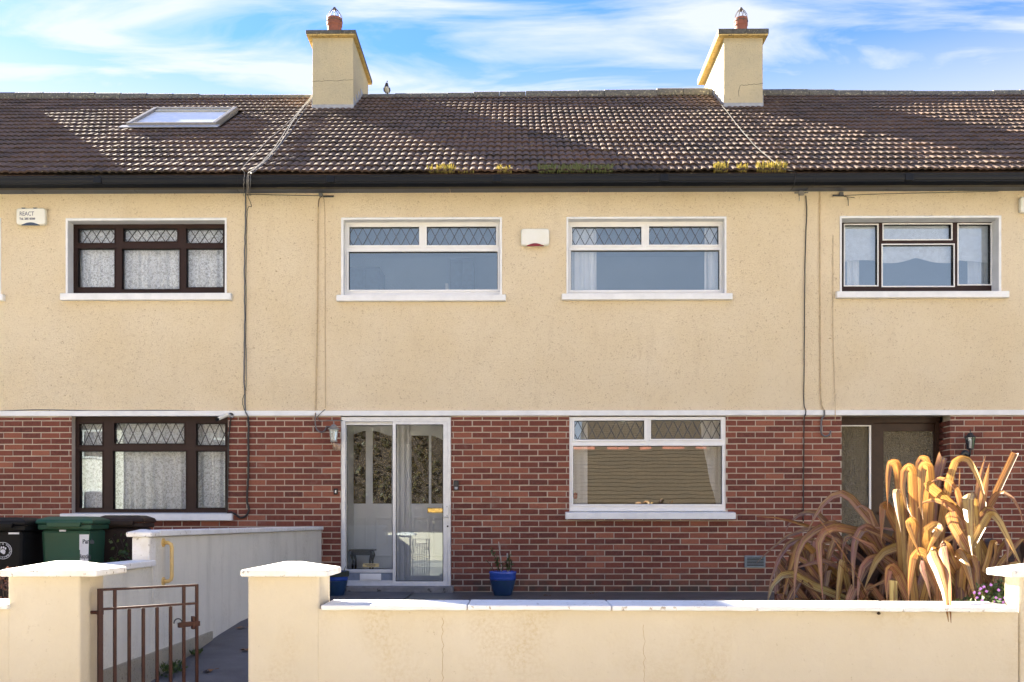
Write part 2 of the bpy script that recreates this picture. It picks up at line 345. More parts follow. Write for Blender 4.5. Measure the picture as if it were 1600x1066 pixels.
M['hedge'] = leafmat('hedge_leaf', [(0.03, 0.03, 0.010), (0.06, 0.055, 0.018), (0.12, 0.09, 0.03)])
M['weedshade'] = leafmat('shaded_moss', [(0.05, 0.07, 0.02), (0.09, 0.12, 0.03), (0.14, 0.16, 0.05)], 0.3)  # darker copy for the shaded tufts, shade painted into the green

def brickmat():
    m, t, b = newmat('red_brick'); b.inputs['Roughness'].default_value = 0.88; b.inputs['Specular IOR Level'].default_value = 0.25
    v = coords(t)
    c = ramp(t, attr(t), [(0.0, (0.090, 0.032, 0.026)), (0.35, (0.145, 0.044, 0.031)), (0.7, (0.195, 0.062, 0.039)), (1.0, (0.29, 0.108, 0.066))])
    c = mixnode(t, ramp(t, noise(t, 28, 6, 0.7, v), [(0.35, g(0.0)), (0.75, g(0.5))]), c, (0.27, 0.10, 0.075))
    c = mixnode(t, ramp(t, noise(t, 70, 5, 0.7, v), [(0.55, g(0.0)), (0.7, g(0.6))]), c, (0.055, 0.02, 0.018))
    c = mixnode(t, ramp(t, noise(t, 3.0, 6, 0.65, v), [(0.62, g(0.0)), (0.78, g(0.35))]), c, (0.42, 0.34, 0.30))
    sp = N(t, 'ShaderNodeSeparateXYZ'); t.links.new(v, sp.inputs[0]); dm_ = N(t, 'ShaderNodeMapRange'); dm_.inputs[1].default_value = 0.30; dm_.inputs[2].default_value = 0.05; dm_.inputs[3].default_value = 0.0; dm_.inputs[4].default_value = 1.0; t.links.new(sp.outputs[2], dm_.inputs[0])
    dn = N(t, 'ShaderNodeMath', operation='MULTIPLY'); t.links.new(dm_.outputs[0], dn.inputs[0]); t.links.new(ramp(t, noise(t, 6, 5, 0.6, v), [(0.35, g(0.1)), (0.6, g(0.85))]), dn.inputs[1])
    c = mixnode(t, dn.outputs[0], c, (0.055, 0.050, 0.040))
    t.links.new(c, b.inputs['Base Color'])
    bumpn(t, noise(t, 120, 5, 0.65, v), 0.6, 0.004, b); return m
M['brick'] = brickmat()
def tilemat():
    m, t, b = newmat('concrete_roof_tile'); b.inputs['Roughness'].default_value = 0.8; b.inputs['Specular IOR Level'].default_value = 0.3
    v = coords(t)
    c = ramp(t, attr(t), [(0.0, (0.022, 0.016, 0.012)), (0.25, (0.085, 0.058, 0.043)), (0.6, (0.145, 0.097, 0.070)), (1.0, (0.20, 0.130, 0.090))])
    c = mixnode(t, ramp(t, noise(t, 1.1, 5, 0.6, v), [(0.4, g(0)), (0.72, g(0.6))]), c, (0.16, 0.090, 0.062))
    c = mixnode(t, ramp(t, noise(t, 22, 6, 0.7, v), [(0.50, g(0)), (0.68, g(0.8))]), c, (0.052, 0.040, 0.030))
    c = mixnode(t, ramp(t, noise(t, 13, 7, 0.7, v), [(0.60, g(0)), (0.68, g(0.7))]), c, (0.30, 0.25, 0.15))
    t.links.new(c, b.inputs['Base Color']); bumpn(t, noise(t, 60, 6, 0.7, v), 0.7, 0.008, b); return m
M['tile'] = tilemat()
M['ridge'] = simple('mossy_ridge_tile', (0.15, 0.14, 0.125), 0.9, (0.10, 0.10, 0.085), 18, 0.6, 40, 0.015, speck=((0.36, 0.34, 0.24), 26, 0.58))
M['mossyconc'] = simple('lichened_concrete', (0.11, 0.105, 0.095), 0.9, (0.06, 0.058, 0.05), 18, 0.6, 50, 0.012, speck=((0.34, 0.31, 0.22), 30, 0.61))
M['capunder'] = simple('cap_bounce_tint', (0.62, 0.45, 0.18), 0.9, (0.45, 0.32, 0.13), 9, 0.5, 50, 0.01, speck=((0.1, 0.085, 0.06), 24, 0.6))  # warm bounce on the cap underside painted as a yellow tint
M['opproof'] = simple('brown_opposite_roof', (0.062, 0.036, 0.017), 0.85, (0.046, 0.028, 0.014), 2, 0.4, 60, speck=((0.25, 0.2, 0.12), 9, 0.68))

def glassmat(name, refl=0.28, tint=(0.975, 0.985, 1.0), rough=0.0, wob=0.007):
    m, t, b = newmat(name); t.nodes.remove(b)
    tr = N(t, 'ShaderNodeBsdfTransparent'); tr.inputs['Color'].default_value = (*tint, 1)
    gl = N(t, 'ShaderNodeBsdfGlossy'); gl.inputs['Roughness'].default_value = rough; gl.inputs['Color'].default_value = (0.74, 0.90, 1.0, 1)
    lw = N(t, 'ShaderNodeFresnel'); lw.inputs['IOR'].default_value = 1.5
    mr = N(t, 'ShaderNodeMapRange'); mr.inputs[1].default_value = 0.04; mr.inputs[2].default_value = 1.0; mr.inputs[3].default_value = refl; mr.inputs[4].default_value = 1.0
    t.links.new(lw.outputs[0], mr.inputs[0])
    bp = N(t, 'ShaderNodeBump'); bp.inputs['Strength'].default_value = wob; bp.inputs['Distance'].default_value = 0.05
    t.links.new(noise(t, 2.2, 2, 0.5, coords(t)), bp.inputs['Height']); t.links.new(bp.outputs[0], gl.inputs['Normal'])
    ms = N(t, 'ShaderNodeMixShader'); t.links.new(mr.outputs[0], ms.inputs[0]); t.links.new(tr.outputs[0], ms.inputs[1]); t.links.new(gl.outputs[0], ms.inputs[2])
    t.links.new(ms.outputs[0], t.nodes['Material Output'].inputs['Surface']); return m
M['glass'] = glassmat('window_glass', 0.14)
M['glasslow'] = glassmat('curtained_glass', 0.035)
M['porchglass'] = glassmat('porch_glass', 0.05)
M['glassblue'] = glassmat('blind_window_glass', 0.17)
M['skyglass'] = simple('sky_reflection_white_glass', (0.80, 0.84, 0.90), 0.35, (0.74, 0.79, 0.86), 3)  # opaque near-white pane; the bright sky reflection is painted as its colour
def obscure(name, c):
    m, t, b = newmat(name); b.inputs['Roughness'].default_value = 0.12; b.inputs['Specular IOR Level'].default_value = 0.9
    v = coords(t, (1, 1, 0.55)); vo = N(t, 'ShaderNodeTexVoronoi'); vo.inputs['Scale'].default_value = 70; t.links.new(v, vo.inputs['Vector'])
    col = mixnode(t, noise(t, 90, 5, 0.7, v), c, tuple(x * 2.6 for x in c)); t.links.new(col, b.inputs['Base Color'])
    bumpn(t, vo.outputs[0], 1.0, 0.02, b); return m
M['obscure'] = obscure('hammered_brown_glass', (0.075, 0.055, 0.026))
M['reeded'] = obscure('reeded_grey_glass', (0.10, 0.085, 0.055))
def lacemat():
    m, t, b = newmat('net_lace'); b.inputs['Base Color'].default_value = (0.93, 0.95, 0.97, 1); b.inputs['Roughness'].default_value = 0.9
    v = coords(t); vo = N(t, 'ShaderNodeTexVoronoi', feature='F1'); vo.inputs['Scale'].default_value = 24; t.links.new(v, vo.inputs['Vector'])
    f1 = ramp(t, noise(t, 34, 4, 0.65, v, 1.5), [(0.44, g(0.60)), (0.52, g(1))])
    tr = N(t, 'ShaderNodeBsdfTransparent'); ms = N(t, 'ShaderNodeMixShader')
    t.links.new(f1, ms.inputs[0]); t.links.new(tr.outputs[0], ms.inputs[1]); t.links.new(b.outputs[0], ms.inputs[2])
    t.links.new(ms.outputs[0], t.nodes['Material Output'].inputs['Surface']); return m
M['lace'] = lacemat()

# ------------------------------------------------------------------ ground
def ground(name, x0, x1, y0, y1, z0, z1, mat, bevel=0.0):
    m = MB(); m.box(x0, x1, y0, y1, z0, z1); o = m.build(name, M[mat], None, bevel); o['kind'] = 'structure'; return o
ground('ground', -400, 400, -400, 400, -0.90, -0.58, 'grass')
ground('road', -60, 60, -4.6, 1.9, -0.60, -0.47, 'asphalt')
ground('pavement', -60, 60, 1.9, 4.58, -0.60, -0.355, 'pave', 0.02)
ground('pavement', -60, 60, -6.6, -4.6, -0.60, -0.355, 'pave', 0.02)
ground('front_yard', -1.27, 12, 4.75, 12.0, -0.60, 0.0, 'yard')
ground('driveway', -14, -2.72, 4.8, 11.99, -0.60, -0.13, 'pathm')

# ------------------------------------------------------------------ the three terraced houses
XA, XB = PX(385, YF), PX(1258, YF)                     # party lines
HX = {'A': (-10.4, XA), 'B': (XA, XB), 'C': (XB, 10.6)}
hl = {'A': 'left house of the terrace with rooflight, brown framed lattice windows, cream render over brick',
      'B': 'middle house of the terrace with white windows, sliding porch door and two upper windows',
      'C': 'right house of the terrace with recessed brown door and white blinds upstairs'}
H = {k: thing('terraced_house', hl[k], 'house', ((HX[k][0]+HX[k][1])/2, YF, 0), 'terraced houses in the row') for k in 'ABC'}
ZB0, ZB1 = PZ(649.5, 800, YF-0.03), PZ(641, 800, YF-0.03)   # string band
ZEAVE = PZ(301, 800, 12.0)
Z0W = -0.14

WIN = []    # (house, brick?, opening rect)
def window(h, opening, recess, frame, glasses, mat, sill=None, ring=None, ringmat='white', brick=False, sill_proj=0.07, thick=0.07, glass='glass', bead=None, name='window', casement=0.02):
    Y = YF + recess; op = rect(*opening); WIN.append((h, brick, op))
    fr = rect(*frame, Y); m = MB(); holes = [rect(*q[:4], Y) for q in glasses]
    pad = 0.035 if recess > 0.04 else 0.0
    m.plate(fr[0]-pad, fr[1]+pad, fr[2]-pad, fr[3]+pad, holes, Y, Y + thick)
    w = m.build(name, M[mat], H[h], 0.004)
    if ring:
        o = rect(*ring); r = MB(); r.plate(o[0], o[1], o[2], o[3], [op], YF - 0.012, Y - 0.003)
        r.build('surround', M[ringmat], w, 0.004)
    for q in glasses:
        a = rect(*q[:4], Y); opt = q[4] if len(q) > 4 else ''
        if casement and 'n' not in opt:
            cw = casement; c = MB(); c.plate(a[0]-cw, a[1]+cw, a[2]-cw, a[3]+cw, [a], Y - 0.012, Y + 0.02)
            c.build('casement', M[bead or mat], w, 0.004)
        p = MB(); p.box(a[0]-0.01, a[1]+0.01, Y + 0.03, Y + 0.036, a[2]-0.01, a[3]+0.01); p.build('pane', M[glass], w)
        gk = MB(); gk.plate(a[0]-0.002, a[1]+0.002, a[2]-0.002, a[3]+0.002, [(a[0]+0.006, a[1]-0.006, a[2]+0.006, a[3]-0.006)], Y + 0.021, Y + 0.029)
        gk.build('gasket', M['black'], w)
        if 'l' in opt:
            s = 15.0 / F * Y; hgt = a[3] - a[2]; k0 = int(-2 - hgt / s); L = MB()
            n = int((a[1] - a[0]) / s) + 3
            off = s * 0.35
            for i in range(-2, n):
                for sg in (1, -1):
                    xa = a[0] + off + i * s; xb = xa + sg * s; za, zb = a[2], a[3]
                    # clip
                    t0, t1 = 0.0, 1.0; d = xb - xa
                    for lim, less in ((a[0], False), (a[1], True)):
                        tt = (lim - xa) / d
                        if (d > 0) == less: t1 = min(t1, tt)
                        else: t0 = max(t0, tt)
                    if t1 - t0 < 0.03: continue
                    p0 = Vector((xa + d*t0, Y + 0.026, za + (zb-za)*t0)); p1 = Vector((xa + d*t1, Y + 0.026, za + (zb-za)*t1))
                    ax = (p1 - p0).normalized(); L.obox((p0+p1)/2, ax, (0,1,0), ax.cross(Vector((0,1,0))), (p1-p0).length/2, 0.003 + 0.0005*sg, 0.0045)
            L.build('lead_lattice', M['cameg'] if 'g' in opt else M['camed'], w)
    if sill:
        s = rect(*sill); sm = MB(); yb = Y + 0.01
        sm.prism_x([(YF - sill_proj, s[2]), (YF - sill_proj, s[3] - 0.004), (yb, s[3] + 0.012), (yb, s[2])][::-1], s[0], s[1])
        sm.build('sill', M[ringmat], w, 0.006)
    return w
M['camed'] = simple('dark_lead_came', (0.05, 0.055, 0.07), 0.5)
M['cameg'] = simple('grey_lead_came', (0.13, 0.15, 0.18), 0.4, metal=0.4)
# upper floor
window('A', (-250, -3, 345, 461), 0.16, (-248, -8, 352, 459), [(-240, -130, 362, 448), (-120, -16, 362, 448)], 'brown', (-256, 8.5, 461.5, 471.5), (-254, 2, 341, 462))
window('A', (106.5, 351.5, 345, 460), 0.15, (113.5, 352.5, 350, 458.5),
       [(122, 179, 357.5, 380, 'l'), (193, 277, 357.5, 377.5, 'l'), (291, 348.5, 357.5, 380, 'l'), (122, 179, 388.5, 449), (191, 280.5, 389, 452), (291.5, 349, 388.5, 449)],
       'brown', (97.5, 363, 459.5, 470.5), (103, 354.5, 341, 461), glass='glasslow', casement=0.012)
window('B', (537, 781, 343.5, 462), 0.12, (540.5, 780.5, 349, 460.5),
       [(546, 655, 355, 383.5, 'lg'), (667, 775, 354.5, 383.5, 'lg'), (545, 777.5, 393.5, 453)], 'pvc', (527, 790.5, 462, 472), (533, 784.5, 340, 463), casement=0.026)
window('B', (888, 1132, 342.5, 461), 0.12, (888.5, 1129.5, 348, 459),
       [(894, 1002, 355, 383, 'lg'), (1014, 1122.5, 354, 382.5, 'lg'), (892, 1124, 391.5, 453.5)], 'pvc', (877.5, 1143, 460, 470), (885, 1135, 339, 462), casement=0.026)
window('C', (1315, 1560, 341, 456.5), 0.18, (1316.5, 1556.5, 344.5, 454.5),
       [(1320, 1370.5, 352, 446), (1380.5, 1486, 351, 374), (1379, 1489.5, 383, 447), (1497.5, 1547.5, 351, 444.5)], 'brown', (1305, 1573, 456.5, 467), (1312, 1564, 337.5, 457.5), bead='pvc', casement=0.016, glass='glassblue')
# ground floor
window('A', (112, 356, 650, 803), 0.10, (114.5, 356, 653.5, 801.5),
       [(124.5, 160, 662, 696, 'l'), (179, 288, 661, 693.5, 'l'), (307, 352, 662, 696, 'l'), (124.5, 160, 705, 794), (177, 290.5, 705, 796), (307, 352, 705, 794)],
       'brown', (98, 365, 802.5, 813.5), None, 'white', True, 0.08, glass='glasslow', casement=0.012)
window('B', (889.5, 1134, 650, 800), 0.015, (889.5, 1134, 651.5, 799),
       [(897.5, 1006.5, 657.5, 687, 'l'), (1017, 1126, 656.5, 686, 'l'), (895.5, 1128, 697, 788)], 'pvc', (883, 1147, 801, 811.5), None, 'white', True, 0.10, casement=0.024)
# ---- sliding porch door
po = (532.5, 705, 650, 919); WIN.append(('B', True, rect(*po)))
Yd = YF + 0.01; m = MB(); fr = rect(533, 704.5, 651.5, 916, Yd)
lg = rect(539.5, 615, 659, 913, Yd); rg = rect(615, 699, 658, 912.5, Yd)
m.plate(fr[0], fr[1], fr[2], fr[3], [(lg[0], rg[1], lg[2], lg[3])], Yd, Yd + 0.09)
porch = m.build('porch_door', M['alu'], H['B'], 0.004)
a = rect(538.5, 617.5, 656, 915, Yd + 0.05); gl1 = rect(541.5, 613.5, 664.5, 889.5, Yd + 0.05); gl1b = rect(541.5, 613.5, 895, 907, Yd + 0.05)
m = MB(); m.plate(a[0], a[1], a[2], a[3], [gl1, gl1b], Yd + 0.045, Yd + 0.08); m.build('fixed_leaf', M['alu'], porch, 0.003)
b_ = rect(613.5, 699, 657, 915, Yd + 0.01); gl2 = rect(618.5, 692.5, 663.5, 908.5, Yd + 0.01)
m = MB(); m.plate(b_[0], b_[1], b_[2], b_[3], [gl2], Yd + 0.004, Yd + 0.036); m.build('sliding_leaf', M['alu'], porch, 0.003)
for q, yy in ((gl1, Yd + 0.06), (gl2, Yd + 0.02)):
    m = MB(); m.box(q[0]-0.01, q[1]+0.01, yy, yy + 0.006, q[2]-0.01, q[3]+0.01); m.build('pane', M['porchglass'], porch)
    m = MB(); m.plate(q[0], q[1], q[2], q[3], [(q[0]+0.008, q[1]-0.008, q[2]+0.008, q[3]-0.008)], yy - 0.012, yy - 0.001); m.build('gasket', M['black'], porch)
m = MB(); m.box(gl1b[0]-0.01, gl1b[1]+0.01, Yd + 0.055, Yd + 0.06, gl1b[2]-0.01, gl1b[3]+0.01); m.build('kick_panel', simple('blue_grey_panel', (0.22, 0.26, 0.33), 0.4), porch)
q = rect(562.5, 595.5, 896.5, 907, Yd + 0.05); m = MB(); m.box(q[0], q[1], Yd + 0.035, Yd + 0.056, q[2], q[3]); lb = m.build('letter_plate', M['pvc'], porch, 0.004)
m = MB(); m.box(q[0]+0.025, q[1]-0.02, Yd + 0.028, Yd + 0.036, q[2]+0.015, q[3]-0.015); m.build('letter_flap', M['pvc'], porch, 0.003)
q = rect(693, 701, 789, 808.5, Yd); m = MB(); m.box(q[0], q[1], Yd - 0.03, Yd + 0.006, q[2], q[3]); m.build('pull_handle', M['alu'], porch, 0.006)
for yy in (792, 805.5):
    c = P(698.5, yy, Yd - 0.03); m = MB(); m.tube([c, c + Vector((0, -0.003, 0))], 0.006, 8); m.build('screw', M['black'], porch)
c = P(699.5, 822.5, Yd); m = MB(); m.tube([c + Vector((0,0.003,0)), c + Vector((0, -0.012, 0))], 0.012, 10); m.build('lock', M['black'], porch)
q = rect(567, 592, 880.5, 886.5, Yd + 0.055); m = MB(); m.box(q[0], q[1], Yd + 0.052, Yd + 0.0545, q[2], q[3]); m.build('door_sticker', M['sticker'], porch)
m = MB(); rr = random.Random(3)
for j, zz in ((0, 0.66), (1, 0.34)):
    x = q[0] + 0.03 + 0.02*j
    while x < q[1] - 0.04 - 0.02*j:
        w_ = rr.uniform(0.008, 0.02); m.box(x, x + w_, Yd + 0.0505, Yd + 0.0525, q[2] + (q[3]-q[2])*zz - 0.005, q[2] + (q[3]-q[2])*zz + 0.005); x += w_ + 0.004
m.build('sticker_print', M['print_dark'], porch)
# concrete step
m = MB(); s0 = PX(541, 11.85); s1 = PX(707.5, 11.85); m.box(s0, s1, 11.84, 12.9, -0.05, 0.075); m.build('door_step', M['concrete'], H['B'], 0.012)
# porch interior: floor, side walls, ceiling, white inner door screen
YI = 12.95; px0, px1 = fr[0] + 0.0, fr[1]
m = MB(); m.box(px0-0.1, px0, 12.1, YI, 0, 2.35); m.box(px1, px1+0.1, 12.1, YI, 0, 2.35); m.box(px0-0.1, px1+0.1, 12.1, YI, 2.30, 2.36); m.build('porch_lining', M['door_white'], H['B'])
m = MB(); m.box(px0, px1, 12.1, YI, 0.07, 0.078); m.build('porch_floor', M['carpet'], H['B'])
ix = lambda x: PX(x, YI); iz = lambda y: PZ(y, 620, YI)
def curved_pane(x0, x1, yt_l, yt_r, yb, dip):
    prof = [(ix(x0), iz(yb)), (ix(x1), iz(yb))]
    for k in range(9):
        u = 1 - k/8; yy = yt_l + (yt_r - yt_l) * (u*u*(3-2*u)); prof.append((ix(x0 + (x1-x0)*u), iz(yy)))
    return prof
inner = MB(); inner.box(px0, px1, YI, YI + 0.05, 0.08, 2.35); idoor = inner.build('inner_screen', M['door_white'], H['B'])
for (x0, x1, a_, b2) in ((536, 571.5, 684, 673.5), (582.5, 612, 673.5, 681), (643, 670, 681, 681), (674, 700, 681, 690)):
    m = MB(); m.prism_y(curved_pane(x0, x1, a_, b2, 787, 0), YI - 0.004, YI + 0.002); m.build('obscured_pane', M['obscure'], idoor)
for (x0, x1) in ((618, 624), (627, 633), (636, 641)):
    m = MB(); m.box(ix(x0), ix(x1), YI - 0.05, YI, 0.08, 2.3); m.build('door_post', M['door_white'], idoor, 0.006)
for (x0, x1, y0, y1) in ((541, 573, 808, 870), (586, 612, 808, 870), (644, 671, 808, 870), (675, 698, 808, 870)):
    m = MB(); x0, x1, z0, z1 = ix(x0), ix(x1), iz(y1), iz(y0); m.plate(x0, x1, z0, z1, [(x0+0.03, x1-0.03, z0+0.03, z1-0.03)], YI - 0.018, YI - 0.001); m.build('panel_moulding', M['door_white'], idoor, 0.005)
m = MB(); m.box(ix(668), ix(692), YI - 0.02, YI - 0.001, iz(801.5), iz(794)); m.build('brass_letter_plate', M['brass'], idoor, 0.006)
# stool in the porch
sb = P(566, 889, 12.5); zt = PZ(858.5, 566, 12.45)
st = thing('stool', 'small dark wooden stool with bowed legs standing behind the porch glass', 'stool', (sb.x, 12.48, 0.078))
m = MB(); x0, x1 = PX(547, 12.45), PX(585.5, 12.45); m.box(x0, x1, 12.34, 12.62, zt - 0.022, zt); m.build('seat', M['stool'], st, 0.008)
m = MB(); m.box(x0 + 0.03, x1 - 0.03, 12.36, 12.60, zt - 0.075, zt - 0.022); m.build('apron', M['stool'], st)
for (xx, sg) in ((x0 + 0.045, -1), (x1 - 0.045, 1)):
    for yy in (12.37, 12.59):
        m = MB(); m.tube([(xx, yy, zt-0.03), (xx + 0.012*sg, yy, zt-0.08), (xx - 0.006*sg, yy, zt-0.15), (xx + 0.004*sg, yy, 0.078)], [0.018, 0.021, 0.015, 0.014], 8); m.build('leg', M['stool'], st, smooth=True)

# ---- recessed doorway of the right house
dO = (1315, 1485, 648, 926); WIN.append(('C', True, rect(*dO)))
do = rect(*dO); YR = 12.30
m = MB(); m.box(do[0]-0.05, do[1]+0.1, YF + 0.02, YR + 0.2, do[3], do[3] + 0.06); m.build('porch_soffit', M['soffit'], H['C'])
m = MB(); m.box(do[0]-0.1, do[0], YF + 0.11, YR + 0.1, 0, do[3]); m.build('doorway_side', M['mortar'], H['C'])
x_r = do[1]
dfl = rect(1300, 1479, 653, 922, YR); dfl = (do[0] - 0.02, x_r + 0.02, 0.04, do[3] + 0.02)
g1 = rect(1306, 1358, 666, 905, YR); g2 = rect(1366, 1462, 661, 915, YR)
m = MB(); m.plate(dfl[0], dfl[1], dfl[2], dfl[3], [g1, g2], YR, YR + 0.1); fd = m.build('front_door', M['darkwood'], H['C'], 0.004)
m = MB(); m.plate(g1[0]-0.005, g1[1]+0.022, g1[2]-0.02, g1[3]+0.012, [(g1[0]+0.02, g1[1]-0.004, g1[2]+0.004, g1[3]-0.004)], YR - 0.014, YR + 0.01); m.build('sidelight_bead', M['pvc'], fd, 0.003)
m = MB(); m.box(g1[0], g1[1], YR + 0.03, YR + 0.036, g1[2], g1[3]); m.build('sidelight_pane', M['reeded'], fd)
gd = rect(1380, 1458, 674, 800, YR + 0.04); m = MB(); m.plate(g2[0], g2[1], g2[2], g2[3], [gd], YR + 0.03, YR + 0.075); m.build('door_leaf', M['darkwood'], fd, 0.005)
m = MB(); m.box(gd[0], gd[1], YR + 0.05, YR + 0.056, gd[2], gd[3]); m.build('door_pane', M['reeded'], fd)
m = MB(); c = P(1374, 802, YR + 0.02); m.tube([c + Vector((0, 0.02, 0)), c + Vector((0, -0.04, 0))], 0.02, 12); m.build('door_knob', M['brass'], fd)
m = MB(); m.box(do[0] - 0.02, do[1] + 0.02, 11.9, 12.4, -0.05, 0.04); m.build('door_step', M['concrete'], H['C'], 0.01)

# ---- walls
for k in 'ABC':
    x0, x1 = HX[k]
    up = MB(); up.plate(x0, x1, ZB1 - 0.02, ZEAVE + 0.12, [((w[2][0]-0.012), (w[2][1]+0.012), w[2][2]-0.012, w[2][3]+0.012) for w in WIN if w[0] == k and not w[1]], YF, YF + 0.25)
    up.build('upper_wall', M['roughcast'], H[k])
    bd = MB(); bd.prism_x([(YF-0.03, ZB0), (YF-0.03, ZB1-0.004), (YF+0.05, ZB1+0.006), (YF+0.05, ZB0)][::-1], x0, x1); bd.build('string_band', M['band'], H[k], 0.004)
# brick wall: mortar backing + bricks
BL, BH, JT, CO = 0.2255, 0.0612, 0.0138, 0.0750
BY = YF + 0.004                                       # mortar plane; bricks stand 9 mm proud of it
NV = 24
bm_var = []
rv = random.Random(11)
def brick_geom(mb, x0, x1, z0, z1, yb, a, rnd, proud=0.009, ax='x'):
    c = 0.0022; y1 = yb - proud; j = lambda: rnd.uniform(-0.0012, 0.0012)
    o = [(x0, yb + 0.012, z0), (x1, yb + 0.012, z0), (x1, yb + 0.012, z1), (x0, yb + 0.012, z1)]
    mid = [(x0+j(), y1 + c, z0+j()), (x1+j(), y1 + c, z0+j()), (x1+j(), y1 + c, z1+j()), (x0+j(), y1 + c, z1+j())]
    fr = [(mid[0][0]+c, y1, mid[0][2]+c), (mid[1][0]-c, y1, mid[1][2]+c), (mid[2][0]-c, y1, mid[2][2]-c), (mid[3][0]+c, y1, mid[3][2]-c)]
    fs = [(8, 9, 10, 11)]
    for i in range(4):
        k = (i+1) % 4; fs += [(i, k, k+4, i+4), (i+4, k+4, k+8, i+8)]
    mb.add(o + mid + fr, fs, a)
for i in range(NV):
    mb = MB(); brick_geom(mb, -BL/2, BL/2, -BH/2, BH/2, 0, min(1, max(0, rv.gauss(0.47, 0.28))), rv); me = mb.mesh('brick'); me.materials.append(M['brick']); bm_var.append(me)
def visible_from_cam(x, z):
    # hidden behind the front walls, bins or the flax plant?
    d = Vector((x, YF, z)); r_ = d.dot(_r); f_ = d.dot(_f); sx = PXC + F*r_/f_; sy = PYC - F*(z-ZC)/f_
    if sx < 0 or sx > 1600 or sy > 925: return False
    if sx < 240 and sy > 808: return False
    if sx < 505 and sy > 828: return False
    if sx > 1250 and sy > 780: return False
    return True
for k in 'ABC':
    x0, x1 = HX[k]; ops = [w[2] for w in WIN if w[0] == k and w[1]]
    bw = MB(); bw.plate(x0, x1, Z0W, ZB0 + 0.01, ops, BY, BY + 0.2); wall = bw.build('brick_wall', M['mortar'], H[k])
    rnd = random.Random(ord(k)); full = []; rest = MB(); row = 0; z = ZB0 - 0.003
    while z > Z0W + 0.03:
        z1 = z - JT; z0 = z1 - BH
        if row == 0: z0 = z1 - BH * 0.55; 
        zz = (z0 + z1)/2
        segs = [(-10.4, 10.6)]; rrow = random.Random(900 + row)
        for o in [w[2] for w in WIN if w[1]]:
            if o[2] < zz < o[3]:
                ns = []
                for s in segs:
                    if o[1] <= s[0] or o[0] >= s[1]: ns.append(s); continue
                    if o[0] > s[0]: ns.append((s[0], o[0] - 0.001))
                    if o[1] < s[1]: ns.append((o[1] + 0.001, s[1]))
                segs = ns
        ph = ((row % 2) * 0.5 + 0.27) * (BL + JT) + rrow.uniform(-0.006, 0.006)
        for s in segs:
            n0 = math.floor((s[0] - ph) / (BL + JT)) - 1
            x = n0 * (BL + JT) + ph
            while x < s[1]:
                a0, a1 = max(x, s[0]), min(x + BL, s[1])
                if a1 - a0 > 0.014 and x0 <= (a0+a1)/2 < x1:
                    ww = rnd.uniform(-0.004, 0.004)
                    if a1 - a0 > BL - 0.001 and row > 0:
                        full.append(((a0+a1)/2 + ww*0.6, zz + rnd.uniform(-0.0012, 0.0012)))
                    else: brick_geom(rest, a0, a1, z0, z1, BY, min(1, max(0, rnd.gauss(0.47, 0.28))), rnd)
                x += BL + JT
        z -= CO if row else BH * 0.55 + JT; row += 1
    vis = [b for b in full if visible_from_cam(*b)]; hid = [b for b in full if not visible_from_cam(*b)]
    vis.sort(key=lambda b: abs(b[0]) * 0.4 + abs(b[1] - 0.9)); 
    for i, b in enumerate(vis[:296]):
        link_mesh('brick', bm_var[rnd.randrange(NV)], wall, (b[0], BY + rnd.uniform(-0.0015, 0.0015), b[1]))
    for b in vis[296:] + hid:
        brick_geom(rest, b[0]-BL/2, b[0]+BL/2, b[1]-BH/2, b[1]+BH/2, BY, min(1, max(0, rnd.gauss(0.47, 0.28))), rnd)
    rs = rest.build('brick_infill', M['brick'], wall); rs['kind'] = 'stuff'
# brick return of the recessed doorway (faces left, towards the camera side)
m = MB(); m.box(x_r + 0.004, x_r + 0.2, YF + 0.21, YR + 0.1, 0, do[3]); m.box(x_r + 0.004, x_r + 0.012, YF + 0.005, YR + 0.0, 0, do[3]); rw = m.build('brick_return', M['mortar'], H['C'])
z = ZB0 - 0.003; row = 0; rnd = random.Random(5)
z -= BH*0.55 + JT; row = 1
while z > 0.1:
    z1 = z - JT; z0 = z1 - BH; ys = [(YF - 0.004, YF + 0.10), (YF + 0.112, YR - 0.002)] if row % 2 else [(YF - 0.004, YF + 0.215), (YF + 0.227, YR - 0.002)]
    for (a0, a1) in ys:
        m = MB(); c = 0.002; m.box(x_r - 0.006, x_r + 0.05, a0, a1, z0, z1, min(1, max(0, rnd.gauss(0.47, 0.28)))); m.build('brick', M['brick'], rw, 0.002, seg=1)
    z -= CO; row += 1
# air brick in the middle house wall
q = rect(1163, 1195.5, 868, 887, YF); vent = MB(); vent.plate(q[0], q[1], q[2], q[3], [(q[0]+0.03, q[1]-0.02, q[2]+0.02+i*0.019, q[2]+0.031+i*0.019) for i in range(6)], YF - 0.02, YF - 0.006)
vb = vent.build('air_vent', simple('grey_green_vent', (0.20, 0.24, 0.26), 0.6), H['B'], 0.003)
m = MB(); m.box(q[0]+0.01, q[1]-0.01, YF - 0.0059, YF - 0.0052, q[2]+0.01, q[3]-0.01); m.build('vent_backing', M['black'], H['B'])

